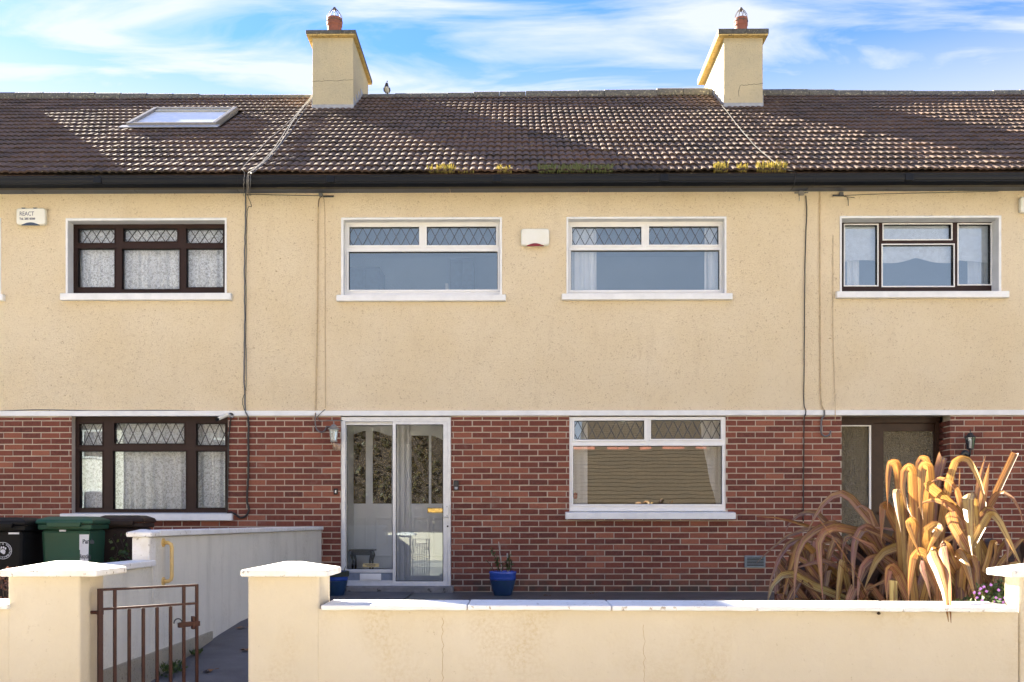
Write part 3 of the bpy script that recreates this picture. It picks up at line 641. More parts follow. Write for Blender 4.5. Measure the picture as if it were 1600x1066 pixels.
# ---- rooms behind the windows
for (h, br, o) in list(WIN):
    if o in (rect(*po), rect(*dO)): continue
    m = MB(); ym = 14.6; x0, x1, z0, z1 = o[0]-0.7, o[1]+0.7, o[2]-0.5, o[3]+0.25
    m.box(x0, x1, ym, ym+0.05, z0, z1); m.box(x0-0.05, x0, YF+0.27, ym+0.05, z0, z1); m.box(x1, x1+0.05, YF+0.27, ym+0.05, z0, z1)
    m.box(x0-0.05, x1+0.05, YF+0.27, ym, z1, z1+0.04); m.box(x0-0.05, x1+0.05, YF+0.27, ym, z0-0.04, z0)
    m.box(x0-0.05, o[0]-0.03, YF+0.26, YF+0.28, z0, z1); m.box(o[1]+0.03, x1+0.05, YF+0.26, YF+0.28, z0, z1)
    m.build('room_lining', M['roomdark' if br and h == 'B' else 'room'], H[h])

# ------------------------------------------------------------------ roof
YE, ZE, YRG, ZRG = 11.66, 5.205, 16.3, 8.225
RS = Vector((0, YRG-YE, ZRG-ZE)); RLEN = RS.length; RU = RS.normalized(); RN = Vector((0, -RU.z, RU.y))
def roof_pt(x, s, n=0.0): v = Vector((x, YE, ZE)) + RU*s + RN*n; return v
def P_roof(x, y, n=0.0):
    d = _f + (x - PXC)/F*_r + (PYC - y)/F*Vector((0,0,1)); c = Vector((0,0,ZC)); p0 = Vector((0, YE, ZE)) + RN*n
    t = (p0 - c).dot(RN) / d.dot(RN); return c + d*t
def tile_profile(nw=2, w=0.19):
    pts = []; r = w/nw
    for i in range(nw):
        b = i*r
        pts += [(b, 0.0), (b+0.14*r, 0.0), (b+0.26*r, 0.009), (b+0.40*r, 0.0135), (b+0.70*r, 0.0135), (b+0.85*r, 0.008), (b+0.97*r, 0.0)]
    pts.append((w, 0.0)); return pts
GA = RLEN / 20.0; TL = GA + 0.075; TW = 0.19; LIFT = 0.030; TP = tile_profile()
def tile_geom(mb, x, s, a, rnd, wob=0.0015):
    n = len(TP); vs = []; d0 = rnd.uniform(-wob, wob)*3.2; d1 = rnd.uniform(-wob, wob)*1.5
    for (ss, nn) in ((s, LIFT + d0 - 0.022), (s, LIFT + d0 - 0.003), (s + 0.006, LIFT + d0), (s + TL, 0.003 + d1)):
        for (u, h) in TP: vs.append(roof_pt(x + u + d1, ss, nn + (h if nn > LIFT - 0.015 or ss > s + 0.01 else h*0.9)))
    fs = []
    for j in range(3):
        for i in range(n-1): fs.append((j*n+i, j*n+i+1, (j+1)*n+i+1, (j+1)*n+i))
    n0_ = len(mb.attr); mb.add(vs, fs, a)
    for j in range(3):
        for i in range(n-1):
            at_ = 0.0 if j == 0 else 0.25 + 0.75*a  # front edges, then roll valleys, painted darker: joint shade plus grime
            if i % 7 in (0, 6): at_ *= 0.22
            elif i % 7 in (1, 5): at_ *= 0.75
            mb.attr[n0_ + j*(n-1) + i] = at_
TV = []
for i in range(16):
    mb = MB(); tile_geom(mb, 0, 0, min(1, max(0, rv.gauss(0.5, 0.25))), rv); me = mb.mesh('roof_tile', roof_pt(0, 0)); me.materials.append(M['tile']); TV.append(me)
sky_hole = None
skx0, skx1 = -5.78, -4.44; sks0 = (14.02 - YE)/RU.y; sks1 = (15.12 - YE)/RU.y
CH = [(PX(488, 15.35), PX(552, 15.35)), (PX(1131, 15.35), PX(1192, 15.35))]
for k in 'ABC':
    x0, x1 = HX[k]; rnd = random.Random(40 + ord(k))
    m = MB(); pr = [(YE+0.04, ZE-0.0), (YRG, ZRG-0.03), (YRG+4.6, ZE-0.0), (YRG+4.6, ZE-0.05), (YRG, ZRG-0.12), (YE+0.04, ZE-0.06)]
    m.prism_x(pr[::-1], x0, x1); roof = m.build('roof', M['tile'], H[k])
    n0 = math.ceil(x0/TW - 1e-6); n1 = math.ceil(x1/TW - 1e-6); rest = MB(); cnt = 0
    lo, hi = -7.2, 7.4
    for r_ in range(20):
        for i in range(n0, n1):
            x = i*TW; s = r_*GA
            if k == 'A' and skx0 - 0.02 < x + TW/2 < skx1 + 0.05 and sks0 + 0.0 < s + GA/2 < sks1 - 0.05: continue
            if lo < x < hi and cnt < 296:
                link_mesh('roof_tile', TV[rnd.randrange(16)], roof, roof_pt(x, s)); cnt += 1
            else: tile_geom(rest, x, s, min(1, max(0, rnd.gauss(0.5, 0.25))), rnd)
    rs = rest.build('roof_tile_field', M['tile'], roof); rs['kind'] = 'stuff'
    # ridge tiles
    x = x0; i = 0
    while x < x1 - 0.05:
        xe = min(x + 0.45, x1); dz = 0.03*math.sin(x*0.55+0.5) + rnd.uniform(-0.006, 0.006) + (0.02 if x > 2 else 0)
        prof = [(YRG + 0.125*math.sin(t), ZRG - 0.05 + dz + 0.125*math.cos(t)) for t in [R(-105 + 21*q) for q in range(11)]]
        if not any(c[0] - 0.35 < (x+xe)/2 < c[1] + 0.1 for c in []):
            m = MB(); m.prism_x(prof, x + 0.004, xe - 0.002); m.build('ridge_tile', M['ridge'], roof, 0.006, seg=1)
        x += 0.45
    # eaves
    yg0, yg1 = 11.60, 11.73; zt = PZ(272.5, 800, 11.60); zb = PZ(289, 800, 11.60); hh = zt - zb
    prof = [(yg1, zt-0.01), (yg1, zb), (yg0+0.06, zb), (yg0+0.035, zb+0.14*hh), (yg0+0.025, zb+0.22*hh), (yg0+0.012, zb+0.24*hh), (yg0+0.012, zb+0.34*hh), (yg0+0.004, zb+0.40*hh), (yg0, zb+0.62*hh), (yg0, zb+0.80*hh), (yg0-0.006, zb+0.86*hh), (yg0-0.006, zb+0.98*hh), (yg0+0.006, zb+hh), (yg0+0.012, zb+0.9*hh), (yg1-0.012, zb+0.4*hh), (yg1-0.012, zt-0.01)]
    m = MB(); m.prism_x(prof, x0, x1); gt = m.build('gutter', M['black'], H[k], 0.002, seg=1)
    xx = x0 + 1.1
    while xx < x1 - 0.3:
        m = MB(); m.box(xx, xx+0.10, yg0-0.010, yg0+0.02, zb+0.30*hh, zb+0.96*hh); m.build('gutter_joint', M['black'], gt, 0.004); xx += 2.05
    zs_ = PZ(301, 800, 12.0)
    m = MB(); m.box(x0, x1, 11.725, 11.75, zs_ + 0.004, ZE - 0.01); m.build('fascia', M['black'], H[k], 0.003)
    xx = x0
    while xx < x1 - 0.01:
        xe = min(xx + rnd.choice([1.0, 1.3, 1.75, 0.8]), x1)
        for (ya, yb) in ((11.715, 11.846), (11.850, 12.0)):
            m = MB(); m.box(xx + 0.0022, xe - 0.0022, ya, yb, zs_, zs_ + 0.012); m.build('soffit_board', M['navy'], H[k], 0.002, seg=1)
        xx = xe
    # back of the house body so that the sky does not show through
    m = MB(); m.box(x0 + 0.01, x1 - 0.01, 20.6, 20.8, Z0W, ZE + 0.1); m.build('rear_wall', M['roughcast'], H[k])
m = MB(); m.prism_y([(0,0)]*3, 0, 1) if False else None
for k, xx in (('A', HX['A'][0]), ('C', HX['C'][1])):
    m = MB(); v = [(xx, YF+0.01, Z0W), (xx, 20.7, Z0W), (xx, 20.7, ZE), (xx, YRG, ZRG-0.15), (xx, YF+0.01, ZE)]; o2 = [(p[0] + (0.2 if k == 'A' else -0.2), p[1], p[2]) for p in v]
    m.add(v + o2, [(0,1,2,3,4), (9,8,7,6,5)] + [(i, i+5, (i+1) % 5 + 5, (i+1) % 5) for i in range(5)]); m.build('gable_wall', M['roughcast'], H[k])

# ---- rooflight of the left house
def rbox(mb, x0, x1, s0, s1, n0, n1): mb.obox((roof_pt((x0+x1)/2, (s0+s1)/2, (n0+n1)/2)), (1,0,0), RU, RN, (x1-x0)/2, (s1-s0)/2, (n1-n0)/2)
m = MB(); fw = 0.062; rn = 0.09
rbox(m, skx0, skx0+fw, sks0, sks1, 0, rn); rbox(m, skx1-fw, skx1, sks0, sks1, 0, rn); rbox(m, skx0+fw, skx1-fw, sks1-fw, sks1, 0, rn-0.003); rbox(m, skx0+fw, skx1-fw, sks0, sks0+fw, 0, rn-0.003)
skl = m.build('rooflight', simple('grey_rooflight_metal', (0.26, 0.25, 0.24), 0.5, (0.20, 0.19, 0.185), 10, metal=0.3), H['A'], 0.006)
m = MB(); rbox(m, skx0+fw, skx1-fw, sks0+fw, sks1-fw, rn-0.05, rn-0.042); m.build('pane', M['skyglass'], skl)
m = MB(); rbox(m, skx0+fw, skx1-fw, sks0+fw, sks1-fw, 0.02, 0.026); m.build('added_white_backing', M['blind'], skl)  # added white sheet, put in to make the glass look paler
m = MB(); rbox(m, skx0+fw+0.01, skx1-fw-0.01, sks1-fw-0.14, sks1-fw, rn-0.038, rn-0.02); m.build('vent_flap', simple('pale_blind', (0.5, 0.48, 0.4), 0.6), skl, 0.004)
m = MB(); rbox(m, skx0-0.06, skx1+0.06, sks0-0.16, sks0, 0.052, 0.058); m.build('apron_flashing', M['lead'], skl)
m = MB(); rbox(m, skx0+fw, skx1-fw, sks0+fw, sks1-fw, -0.03, -0.02); m.build('rooflight_well', M['room'], skl)

# ---- chimneys
def chimney(house, x0, x1, cap, pot, mirror):
    y0, y1 = 15.35, 16.92; zb = ZE + (y0-YE)*RU.z/RU.y; zcap = PZ(54, (cap[0]+cap[1])/2, 15.27)
    m = MB(); m.box(x0, x1, y0, y1, zb - 0.3, zcap); ch = m.build('chimney', M['chimney'], H[house], 0.01)
    ztop = zb + 0.075
    m = MB(); m.box(x0-0.008, x1+0.008, y0-0.010, y0+0.06, zb-0.06, ztop); m.build('flashing', M['lead'], ch, 0.004)
    m = MB()
    for xs, sg in ((x0, -1), (x1, 1)):
        for i in range(4):
            ya = y0 + i*0.24; z_ = ZE + (ya-YE)*RU.z/RU.y; m.box(min(xs, xs+sg*0.009), max(xs, xs+sg*0.009), ya+0.001, ya+0.238, z_-0.05, z_+0.20)
    m.build('stepped_flashing', M['lead'], ch)
    cx0, cx1 = PX(cap[0], 15.25), PX(cap[1], 15.25); zc1 = PZ(cap[2], (cap[0]+cap[1])/2, 15.25)
    m = MB(); m.box(cx0, cx1, 15.25, 17.02, zcap + 0.006, zc1); m.build('chimney_cap', M['mossyconc'], ch, 0.008)
    m = MB(); m.box(cx0+0.006, cx1-0.006, 15.256, 17.01, zcap - 0.016, zcap + 0.006); m.build('cap_underside', M['capunder'], ch, 0.006)
    py = 16.1; ppx = PX((pot[0]+pot[1])/2, py); pr = (PX(pot[1], py) - PX(pot[0], py))/2; pz = PZ(pot[2], ppx, py)
    m = MB(); m.lathe([(pr*0.95, zc1-0.02), (pr*0.93, pz-0.14), (pr*1.02, pz-0.12), (pr*1.02, pz-0.01), (pr*0.98, pz), (pr*0.82, pz), (pr*0.78, pz-0.12)], (ppx, py, 0), 24); m.build('chimney_pot', M['terracotta'], ch, smooth=False)
    pt = PZ(pot[3], ppx, py); m = MB()
    for i in range(8):
        t = 2*math.pi*i/8 + 0.2; c, s = math.cos(t), math.sin(t); hgt = pt - pz
        m.tube([(ppx + pr*c*1.03, py + pr*s*1.03, pz - 0.08), (ppx + pr*c*0.95, py + pr*s*0.95, pz + hgt*0.25), (ppx + pr*c*0.6, py + pr*s*0.6, pz + hgt*0.65), (ppx + pr*c*0.12, py + pr*s*0.12, pz + hgt*0.95), (ppx, py, pt-0.015)], 0.0055, 5)
    m.tube([(ppx + pr*1.03*math.cos(t), py + pr*1.03*math.sin(t), pz - 0.05) for t in [2*math.pi*i/24 for i in range(25)]], 0.006, 5)
    m.lathe([(0.02, -0.03), (0.035, 0.0), (0.02, 0.03)], (ppx, py, pt-0.02), 8)
    m.build('bird_guard', M['wire'], ch)
    # crack in the render
    m = MB(); rr = random.Random(int(x0*10)+50); zc_ = zb + (0.45 if not mirror else 0.36); pts = []
    for i in range(14):
        u = i/13; pts.append((x0 + (x1-x0)*(u if not mirror else 0.42+0.58*u), y0-0.001, zc_ + 0.03*u + rr.uniform(-0.008, 0.008)))
    if mirror: pts = [(pts[0][0]-0.02, y0-0.001, zc_-0.18), (pts[0][0]-0.03, y0-0.001, zc_-0.1)] + pts
    m.tube(pts, 0.0035, 4); m.build('render_crack', M['wire'], ch)
chimney('A' if False else 'B', *CH[0], (477.5, 556, 46.5), (511, 534.5, 32.5, 15.5), False)
chimney('C', *CH[1], (1122.5, 1201.5, 44.5), (1147.5, 1168, 35.5, 19), True)
chimney('A', CH[0][0]-6.72, CH[0][1]-6.72, (477.5-6.72/15.25*F, 556-6.72/15.25*F, 46.5), (511-6.72/16.1*F, 534.5-6.72/16.1*F, 32.5, 15.5), False)

# ------------------------------------------------------------------ curtains, blinds, furniture seen through the glass
def curtain(name, x0, x1, z0, z1, Y, mat, label, cat, amp=0.025, wl_=0.12, group=None, taper=None, seed=0, zbot=None):
    rr = random.Random(seed); nx = max(24, int((x1-x0)/0.012)); nz = 10; v = []; f = []
    ph = [rr.uniform(0, 6.28) for _ in range(3)]
    for j in range(nz+1):
        u = j/nz
        for i in range(nx+1):
            t = i/nx; x = x0 + (x1-x0)*t
            if taper: x = x0 + (x1-x0)*t*(1-taper*(1-u)**1.5) if taper > 0 else x1 - (x1-x0)*(1-t)*(1+taper*(1-u)**1.5)
            w_ = math.sin(2*math.pi*x/wl_ + ph[0] + 0.4*math.sin(x*7+ph[1])) + 0.5*math.sin(2*math.pi*x/(wl_*0.43) + ph[2] + u)
            zb = z0 if zbot is None else zbot(t)
            v.append((x, Y + amp*w_*(0.6+0.4*(1-u)), zb + (z1-zb)*u))
    for j in range(nz):
        for i in range(nx): f.append((j*(nx+1)+i, j*(nx+1)+i+1, (j+1)*(nx+1)+i+1, (j+1)*(nx+1)+i))
    m = MB(); m.add(v, f); o = m.build(name, M[mat], None, 0, True); return tag(o, label, cat, group)
fy = YF + 0.27
def cr_(x0, x1, y0, y1, Y=fy): return rect(x0, x1, y0, y1, Y)
for (a_, yy, lab, gap) in (((116, 353, 350, 458), fy, 'upper', 2.0), ((112, 356, 654, 802), fy, 'lower', 2.0)):
    q = cr_(*a_)
    curtain('net_curtain', q[0], q[1], q[2]-0.05, q[3]+0.05, yy, 'lace', 'white lace net curtain across the ' + ('upstairs' if lab == 'upper' else 'ground floor') + ' brown lattice window of the left house', 'curtain', 0.02, 0.17, 'lace net curtains in the left house', None, 5 if lab == 'upper' else 9)
q = cr_(893, 932, 350, 456); curtain('curtain', q[0], q[1], q[2]-0.05, q[3]+0.03, fy, 'curt', 'white pleated curtain at the left of the white upstairs window beside the alarm box', 'curtain', 0.03, 0.09, 'white curtains of the middle house', None, 1)
q = cr_(1101, 1128, 350, 456); curtain('curtain', q[0], q[1], q[2]-0.05, q[3]+0.03, fy, 'curt', 'narrow white pleated curtain at the right side of the upstairs white window', 'curtain', 0.03, 0.09, 'white curtains of the middle house', None, 2)
q = cr_(892, 918, 655, 792); curtain('curtain', q[0], q[1], q[2]-0.05, q[3]+0.03, fy, 'curt', 'straight pale curtain at the left side of the large ground floor white window', 'curtain', 0.012, 0.2, 'white curtains of the middle house', None, 3)
q = cr_(1094, 1134, 655, 792); curtain('curtain', q[0], q[1]+0.05, q[2]-0.05, q[3]+0.03, fy, 'curt', 'white curtain swept aside to the right of the large ground floor window', 'curtain', 0.03, 0.11, 'white curtains of the middle house', -0.6, 4)
# blinds and curtains of the right house
for i, (x0, x1, yb) in enumerate(((1316, 1372, 0), (1374, 1494, 1), (1494, 1556, 2))):
    q = cr_(x0, x1, 345, 408, fy)
    if i == 1: fn = lambda t, q=q: q[2] - 0.02 + 0.055*max(0, 1 - abs(t-0.47)/0.3)**1.6 - 0.008*math.sin(t*9)
    else: fn = lambda t, q=q, i=i: q[2] + 0.02*math.sin(2.5*t + i) - 0.01
    curtain('roller_blind', q[0], q[1], q[2], q[3]+0.05, fy, 'blind', ['scalloped white blind behind the left pane of the brown upstairs window of the right house', 'wide white blind with a pointed scallop behind the middle pane of the right house window', 'scalloped white blind behind the right pane of the brown upstairs window of the right house'][i], 'blind', 0.001, 0.5, 'white blinds in the right house', None, 20+i, fn)
for i, (x0, x1) in enumerate(((1322, 1342), (1512, 1548))):
    q = cr_(x0, x1, 395, 452, fy+0.12); curtain('curtain', q[0], q[1], q[2]-0.05, q[3]+0.05, fy+0.12, 'curt', ['short white curtain hanging below the left blind of the right house', 'short white curtain hanging below the right blind of the right house'][i], 'curtain', 0.025, 0.10, 'white curtains of the right house', None, 30+i)
def wardrobe(x0, x1, ytop, Y, lab):
    z1 = PZ(ytop, x0, Y); a0, a1 = PX(x0, Y), PX(x1, Y); zb = 2.45
    t = thing('wardrobe', lab, 'wardrobe', ((a0+a1)/2, Y+0.25, zb), 'furniture in the upstairs bedroom')
    m = MB(); m.box(a0, a1, Y, Y+0.5, zb, z1); m.build('carcass', M['wardrobe'], t, 0.006)
    for i in range(2):
        m = MB(); w_ = (a1-a0)/2; m.box(a0+i*w_+0.008, a0+(i+1)*w_-0.008, Y-0.02, Y-0.001, zb+0.05, z1-0.04); m.build('door', M['wardrobe'], t, 0.006)
wardrobe(546, 594, 417, 13.6, 'blue grey wardrobe behind the left half of the upstairs white window')
m = MB(); m.box(PX(696, 13.5), PX(700, 13.5), 13.5, 13.6, 2.45, 4.3); m.build('door_frame', M['door_white'], H['B'])
wardrobe(703, 740, 405, 13.9, 'tall blue grey wardrobe behind the right half of the upstairs white window')
# red ornament on the ground-floor sill
b0 = P(899, 788, YF + 0.12); t = thing('ornament', 'small red and white ornament inside the lower left of the ground floor window', 'ornament', b0)
m = MB(); m.lathe([(0.018, 0.0), (0.022, 0.03), (0.014, 0.06), (0.016, 0.07)], b0, 12); m.build('stand', M['pvc'], t)
m = MB(); m.lathe([(0.014, 0.07), (0.028, 0.09), (0.024, 0.12), (0.03, 0.135), (0.006, 0.15)], b0, 12); m.build('figure', simple('red_glaze', (0.45, 0.02, 0.04), 0.3), t)
m = MB(); m.box(b0.x-0.04, b0.x+1.9, YF+0.09, YF+0.26, b0.z-0.03, b0.z); m.build('inner_sill', M['pvc'], H['B'])
# ------------------------------------------------------------------ front boundary walls
def yw(x): return 4.60 - 0.085*(x - 500)/1090
def box8(mb, xl, xr, yfl, yfr, depth, z0, z1, a=0.0):
    v = [(xl, yfl, z0), (xr, yfr, z0), (xr, yfr+depth, z0), (xl, yfl+depth, z0), (xl, yfl, z1), (xr, yfr, z1), (xr, yfr+depth, z1), (xl, yfl+depth, z1)]
    mb.add(v, [(0,3,2,1),(4,5,6,7),(0,1,5,4),(1,2,6,5),(2,3,7,6),(3,0,4,7)], a)
GZ = -0.36
ZC0, ZC1 = 0.462, 0.4875
def coping_row(parent, joints, seed):
    rr = random.Random(seed)
    for a_, b2 in zip(joints[:-1], joints[1:]):
        xl, xr = PX(a_, yw(a_)-0.045) + 0.0025, PX(b2, yw(b2)-0.045) - 0.0025
        m = MB(); n = 10; dz = rr.uniform(-0.0015, 0.0015)
        pts = [(xl + (xr-xl)*i/n, yw(a_ + (b2-a_)*i/n) - 0.045) for i in range(n+1)]
        vs = []
        for (x, y) in pts:
            w1, w2 = rr.uniform(-0.0015, 0.0015), rr.uniform(-0.0018, 0.0018)
            vs += [(x, y + w1, ZC0 + dz + w2), (x, y + w1, ZC1 + dz - 0.002), (x, y + 0.30, ZC1 + dz + 0.001), (x, y + 0.30, ZC0 + dz)]
        fs = [(3,2,1,0), tuple(4*n+k for k in range(4))]
        for i in range(n):
            for k in range(4): fs.append((4*i+k, 4*i+(k+1) % 4, 4*i+4+(k+1) % 4, 4*i+4+k))
        m.add(vs, fs); m.build('coping_stone', M['coping'], parent, 0.006)
fw_ = thing('garden_wall', 'long low cream rendered front wall with white coping stones beneath the flax plant', 'wall', (P(1000, 900, 4.6).x, 4.7, GZ), 'low front boundary walls')
m = MB(); xl, xr = PX(494, 4.6), PX(1592.5, 4.515); box8(m, xl, xr, yw(494)+0.004, yw(1592)+0.004, 0.20, GZ, ZC0); m.build('wall_body', M['front'], fw_, 0.006)
coping_row(fw_, [500.5, 730, 956, 1184, 1412, 1592.5], 4)
m = MB(); rr = random.Random(8)
for (x0, y0, y1) in ((692, 965, 1066), (1005, 975, 1066)):
    pts = [(PX(x0 + rr.uniform(-2, 2), 4.6), yw(x0) + 0.0036, PZ(y0 + (y1-y0)*i/14, x0, 4.6)) for i in range(15)]; m.tube(pts, 0.0011, 4)
m.build('hairline_crack', simple('crack_shadow', (0.40, 0.28, 0.14), 0.9), fw_)
c = P(1373, 958.5, yw(1373)-0.01); m = MB(); m.lathe([(0.0, -0.008), (0.008, -0.004), (0.009, 0.002), (0.003, 0.008)], c, 10); m.build('wall_plug', M['soil'], fw_)
fl = thing('garden_wall', 'short end of low front wall with white coping at the left edge by the pillar', 'wall', (P(-150, 900, 4.62).x, 4.7, GZ), 'low front boundary walls')
m = MB(); box8(m, PX(-500, 4.62), PX(14, 4.62), 4.63, 4.63, 0.2, GZ, ZC0); m.build('wall_body', M['front'], fl, 0.006)
coping_row(fl, [-500, -240, 12.5], 5)
def pillar(lab, f0, f1, c0, c1, depth, y0, apex, group='front gate pillars'):
    xa, xb = PX(f0, y0), PX(f1, y0); xm = (xa+xb)/2; t = thing('gate_pillar', lab, 'pillar', (xm, y0 + depth/2, GZ), group)
    z0c, z1c = PZ(901.5, 400, y0-0.05), PZ(891.2, 400, y0-0.05)
    m = MB(); n = 12; rr = random.Random(int(f0)); 
    m.box(xa, xb, y0, y0 + depth, GZ, z0c + 0.004); m.build('shaft', M['front'], t, 0.012, seg=3)
    xa2, xb2 = PX(c0, y0-0.05), PX(c1, y0-0.05); ya, yb = y0 - 0.05, y0 + depth + 0.05; za = apex
    m = MB(); k = 0.40; xa3, xb3 = xa2 + (xb2-xa2)*k, xb2 - (xb2-xa2)*k; ya3, yb3 = ya + (yb-ya)*0.42, yb - (yb-ya)*0.42
    v = [(xa2,ya,z0c),(xb2,ya,z0c),(xb2,yb,z0c),(xa2,yb,z0c),(xa2,ya,z1c),(xb2,ya,z1c),(xb2,yb,z1c),(xa2,yb,z1c),(xa3,ya3,za),(xb3,ya3,za),(xb3,yb3,za),(xa3,yb3,za)]
    m.add(v, [(3,2,1,0),(0,1,5,4),(1,2,6,5),(2,3,7,6),(3,0,4,7),(4,5,9,8),(5,6,10,9),(6,7,11,10),(7,4,8,11),(8,9,10,11)]); cp = m.build('cap', M['cap'], t, 0.007)
    return t
pillar('cream gate pillar left of the gate, white cap spotted with dirt', 12, 125, -1, 150, 0.27, 4.62, 0.690)
pillar('cream gate pillar right of the path with clean white pyramid cap', 387, 499, 375.5, 511.5, 0.27, 4.60, 0.688)
pillar('white capped pillar cut off at the right edge beside purple flowers', 1592.5, 1705, 1580, 1718, 0.14, 4.53, 0.690)
# small ground behind the pavement already slopes: path
m = MB(); pw0, pw1 = -2.46, -1.26
prof = [(-0.0, 0)]; ys = [(4.3, -0.352), (5.2, -0.275), (6.0, -0.205), (7.0, -0.118), (7.8, -0.045), (8.4, 0.0), (9.0, 0.012), (11.99, 0.014)]
nx = 6; vs = []; fs = []
for (y, z) in ys:
    for i in range(nx+1): vs.append((pw0 + (pw1-pw0)*i/nx, y, z))
for (y, z) in ys:
    for i in range(nx+1): vs.append((pw0 + (pw1-pw0)*i/nx, y, -0.6))
k = len(ys)
for j in range(k-1):
    for i in range(nx): fs.append((j*(nx+1)+i, j*(nx+1)+i+1, (j+1)*(nx+1)+i+1, (j+1)*(nx+1)+i))
fs.append(tuple(range(nx+1)) + tuple((k*(nx+1)) + i for i in range(nx, -1, -1)))
m.add(vs, fs); pth = m.build('path', M['pathm']); pth['kind'] = 'structure'
# dividing wall along the path
XS = PX(502.5, 11.94); TH = 0.115
sw = thing('dividing_wall', 'stained grey rendered wall stepping up beside the path towards the house', 'wall', (XS - TH/2, 8.4, -0.4))
m = MB(); m.box(XS-TH, XS, 4.89, 6.36, -0.45, 0.585); m.box(XS-TH, XS, 6.362, 11.94, -0.45, 0.785); m.build('wall_body', M['side'], sw, 0.006)
m = MB(); m.box(XS-0.02, XS+0.014, 4.9, 7.6, -0.45, 0.008); m.build('plinth', M['sideplinth'], sw, 0.006)
m = MB(); m.box(XS-TH-0.025, XS+0.028, 4.895, 6.352, 0.588, 0.630); m.build('coping_stone', M['coping'], sw, 0.008)
for (a_, b2) in ((6.43, 8.0), (8.004, 9.9), (9.904, 11.93)):
    m = MB(); m.box(XS-TH-0.025, XS+0.028, a_, b2, 0.788, 0.832); m.build('coping_stone', M['coping'], sw, 0.008)
m = MB(); m.box(XS-TH-0.002, XS+0.002, 6.30, 6.42, 0.60, 0.787); m.build('end_pier', M['cap'], sw, 0.01)
m = MB(); xa, xb, ya, yb = XS-TH-0.03, XS+0.03, 6.27, 6.425
m.add([(xa,ya,0.787),(xb,ya,0.787),(xb,yb,0.787),(xa,yb,0.787),(xa,ya,0.818),(xb,ya,0.818),(xb,yb,0.818),(xa,yb,0.818),((xa+xb)/2-0.02,(ya+yb)/2,0.838),((xa+xb)/2+0.02,(ya+yb)/2,0.838)],
      [(3,2,1,0),(0,1,5,4),(1,2,6,5),(2,3,7,6),(3,0,4,7),(4,5,9,8),(5,6,9),(6,7,8,9),(7,4,8)]); m.build('pier_cap', M['cap'], sw, 0.008)
# grab rail
gx = XS; y0 = XS*F/(253-805); z1, z0 = PZ(848, 253, y0), PZ(908.5, 253, y0)
gr = thing('grab_rail', 'pale yellow grab rail fixed upright on the stained side wall', 'grab rail', (gx, y0, z0))
m = MB(); o_ = 0.062
pts = [(gx, y0, z1), (gx+o_*0.6, y0, z1), (gx+o_*0.92, y0, z1-0.012), (gx+o_, y0, z1-0.035), (gx+o_, y0, z0+0.035), (gx+o_*0.92, y0, z0+0.012), (gx+o_*0.6, y0, z0), (gx, y0, z0)]
m.tube(pts, 0.0135, 12); m.build('rail', M['yellowpipe'], gr, smooth=True)
for zz in (z0, z1):
    m = MB(); m.tube([(gx, y0, zz), (gx+0.009, y0, zz)], 0.03, 16); m.build('flange', M['yellowpipe'], gr)
# ---- iron gate
h0 = P(156.5, 920, 4.74); h1 = P(307.5, 912.5, 5.10); gd_ = Vector((h1.x-h0.x, h1.y-h0.y, 0)); gl_ = gd_.length; gd_.normalize(); gn = Vector((-gd_.y, gd_.x, 0))
ztop = 0.545; z2 = ztop - 0.098; zbot = -0.24
gate = thing('garden_gate', 'rusty red brown iron gate standing half open beside the left pillar', 'gate', (h0.x, h0.y, GZ))
def gp(u, z): return Vector((h0.x, h0.y, z)) + gd_*u
for i in range(8):
    u = gl_*i/7; full = i in (0, 1, 6, 7); w_ = 0.0115 if i == 0 else 0.0075
    zt_ = (ztop + 0.006 if full else z2 - 0.008)
    m = MB(); m.obox(gp(u, (zt_+zbot)/2), gd_, gn, (0,0,1), w_, w_, (zt_-zbot)/2); m.build('stile' if i in (0, 7) else 'bar', M['rust'], gate, 0.0015, seg=1)
for zz, hh in ((ztop, 0.006), (z2, 0.0058), (zbot + 0.05, 0.006)):
    m = MB(); m.obox(gp(gl_/2, zz), gd_, gn, (0,0,1), gl_/2 + 0.004, 0.0092, hh); m.build('rail', M['rust'], gate, 0.0015, seg=1)
for zz in (PZ(957, 150, 4.74), -0.12):
    m = MB(); c = gp(0, zz); m.tube([c - Vector((0,0,0.011)), c + Vector((0,0,0.011))], 0.017, 12); m.tube([c, c + Vector((-0.065, 0.0, 0))], 0.009, 8); m.build('hinge', M['rust'], gate)
m = MB(); zl = PZ(975, 295, 5.08); m.obox(gp(gl_*6.45/7, zl), gd_, gn, (0,0,1), gl_*0.75/7, 0.011, 0.013); m.obox(gp(gl_*6.72/7, zl+0.006), gd_, gn, (0,0,1), 0.007, 0.014, 0.035); m.obox(gp(gl_*5.75/7, zl-0.002), gd_, gn, (0,0,1), 0.012, 0.012, 0.013); m.build('latch', M['rust'], gate, 0.002)
m = MB(); c = gp(gl_*5.55/7, zl + 0.012); pts = [c + gd_*(0.022*math.cos(t)) + Vector((0,0,0.022*math.sin(t))) for t in [R(-10 + 22*i) for i in range(10)]]; m.tube(pts, 0.0035, 6); m.build('latch_hook', M['iron'], gate)

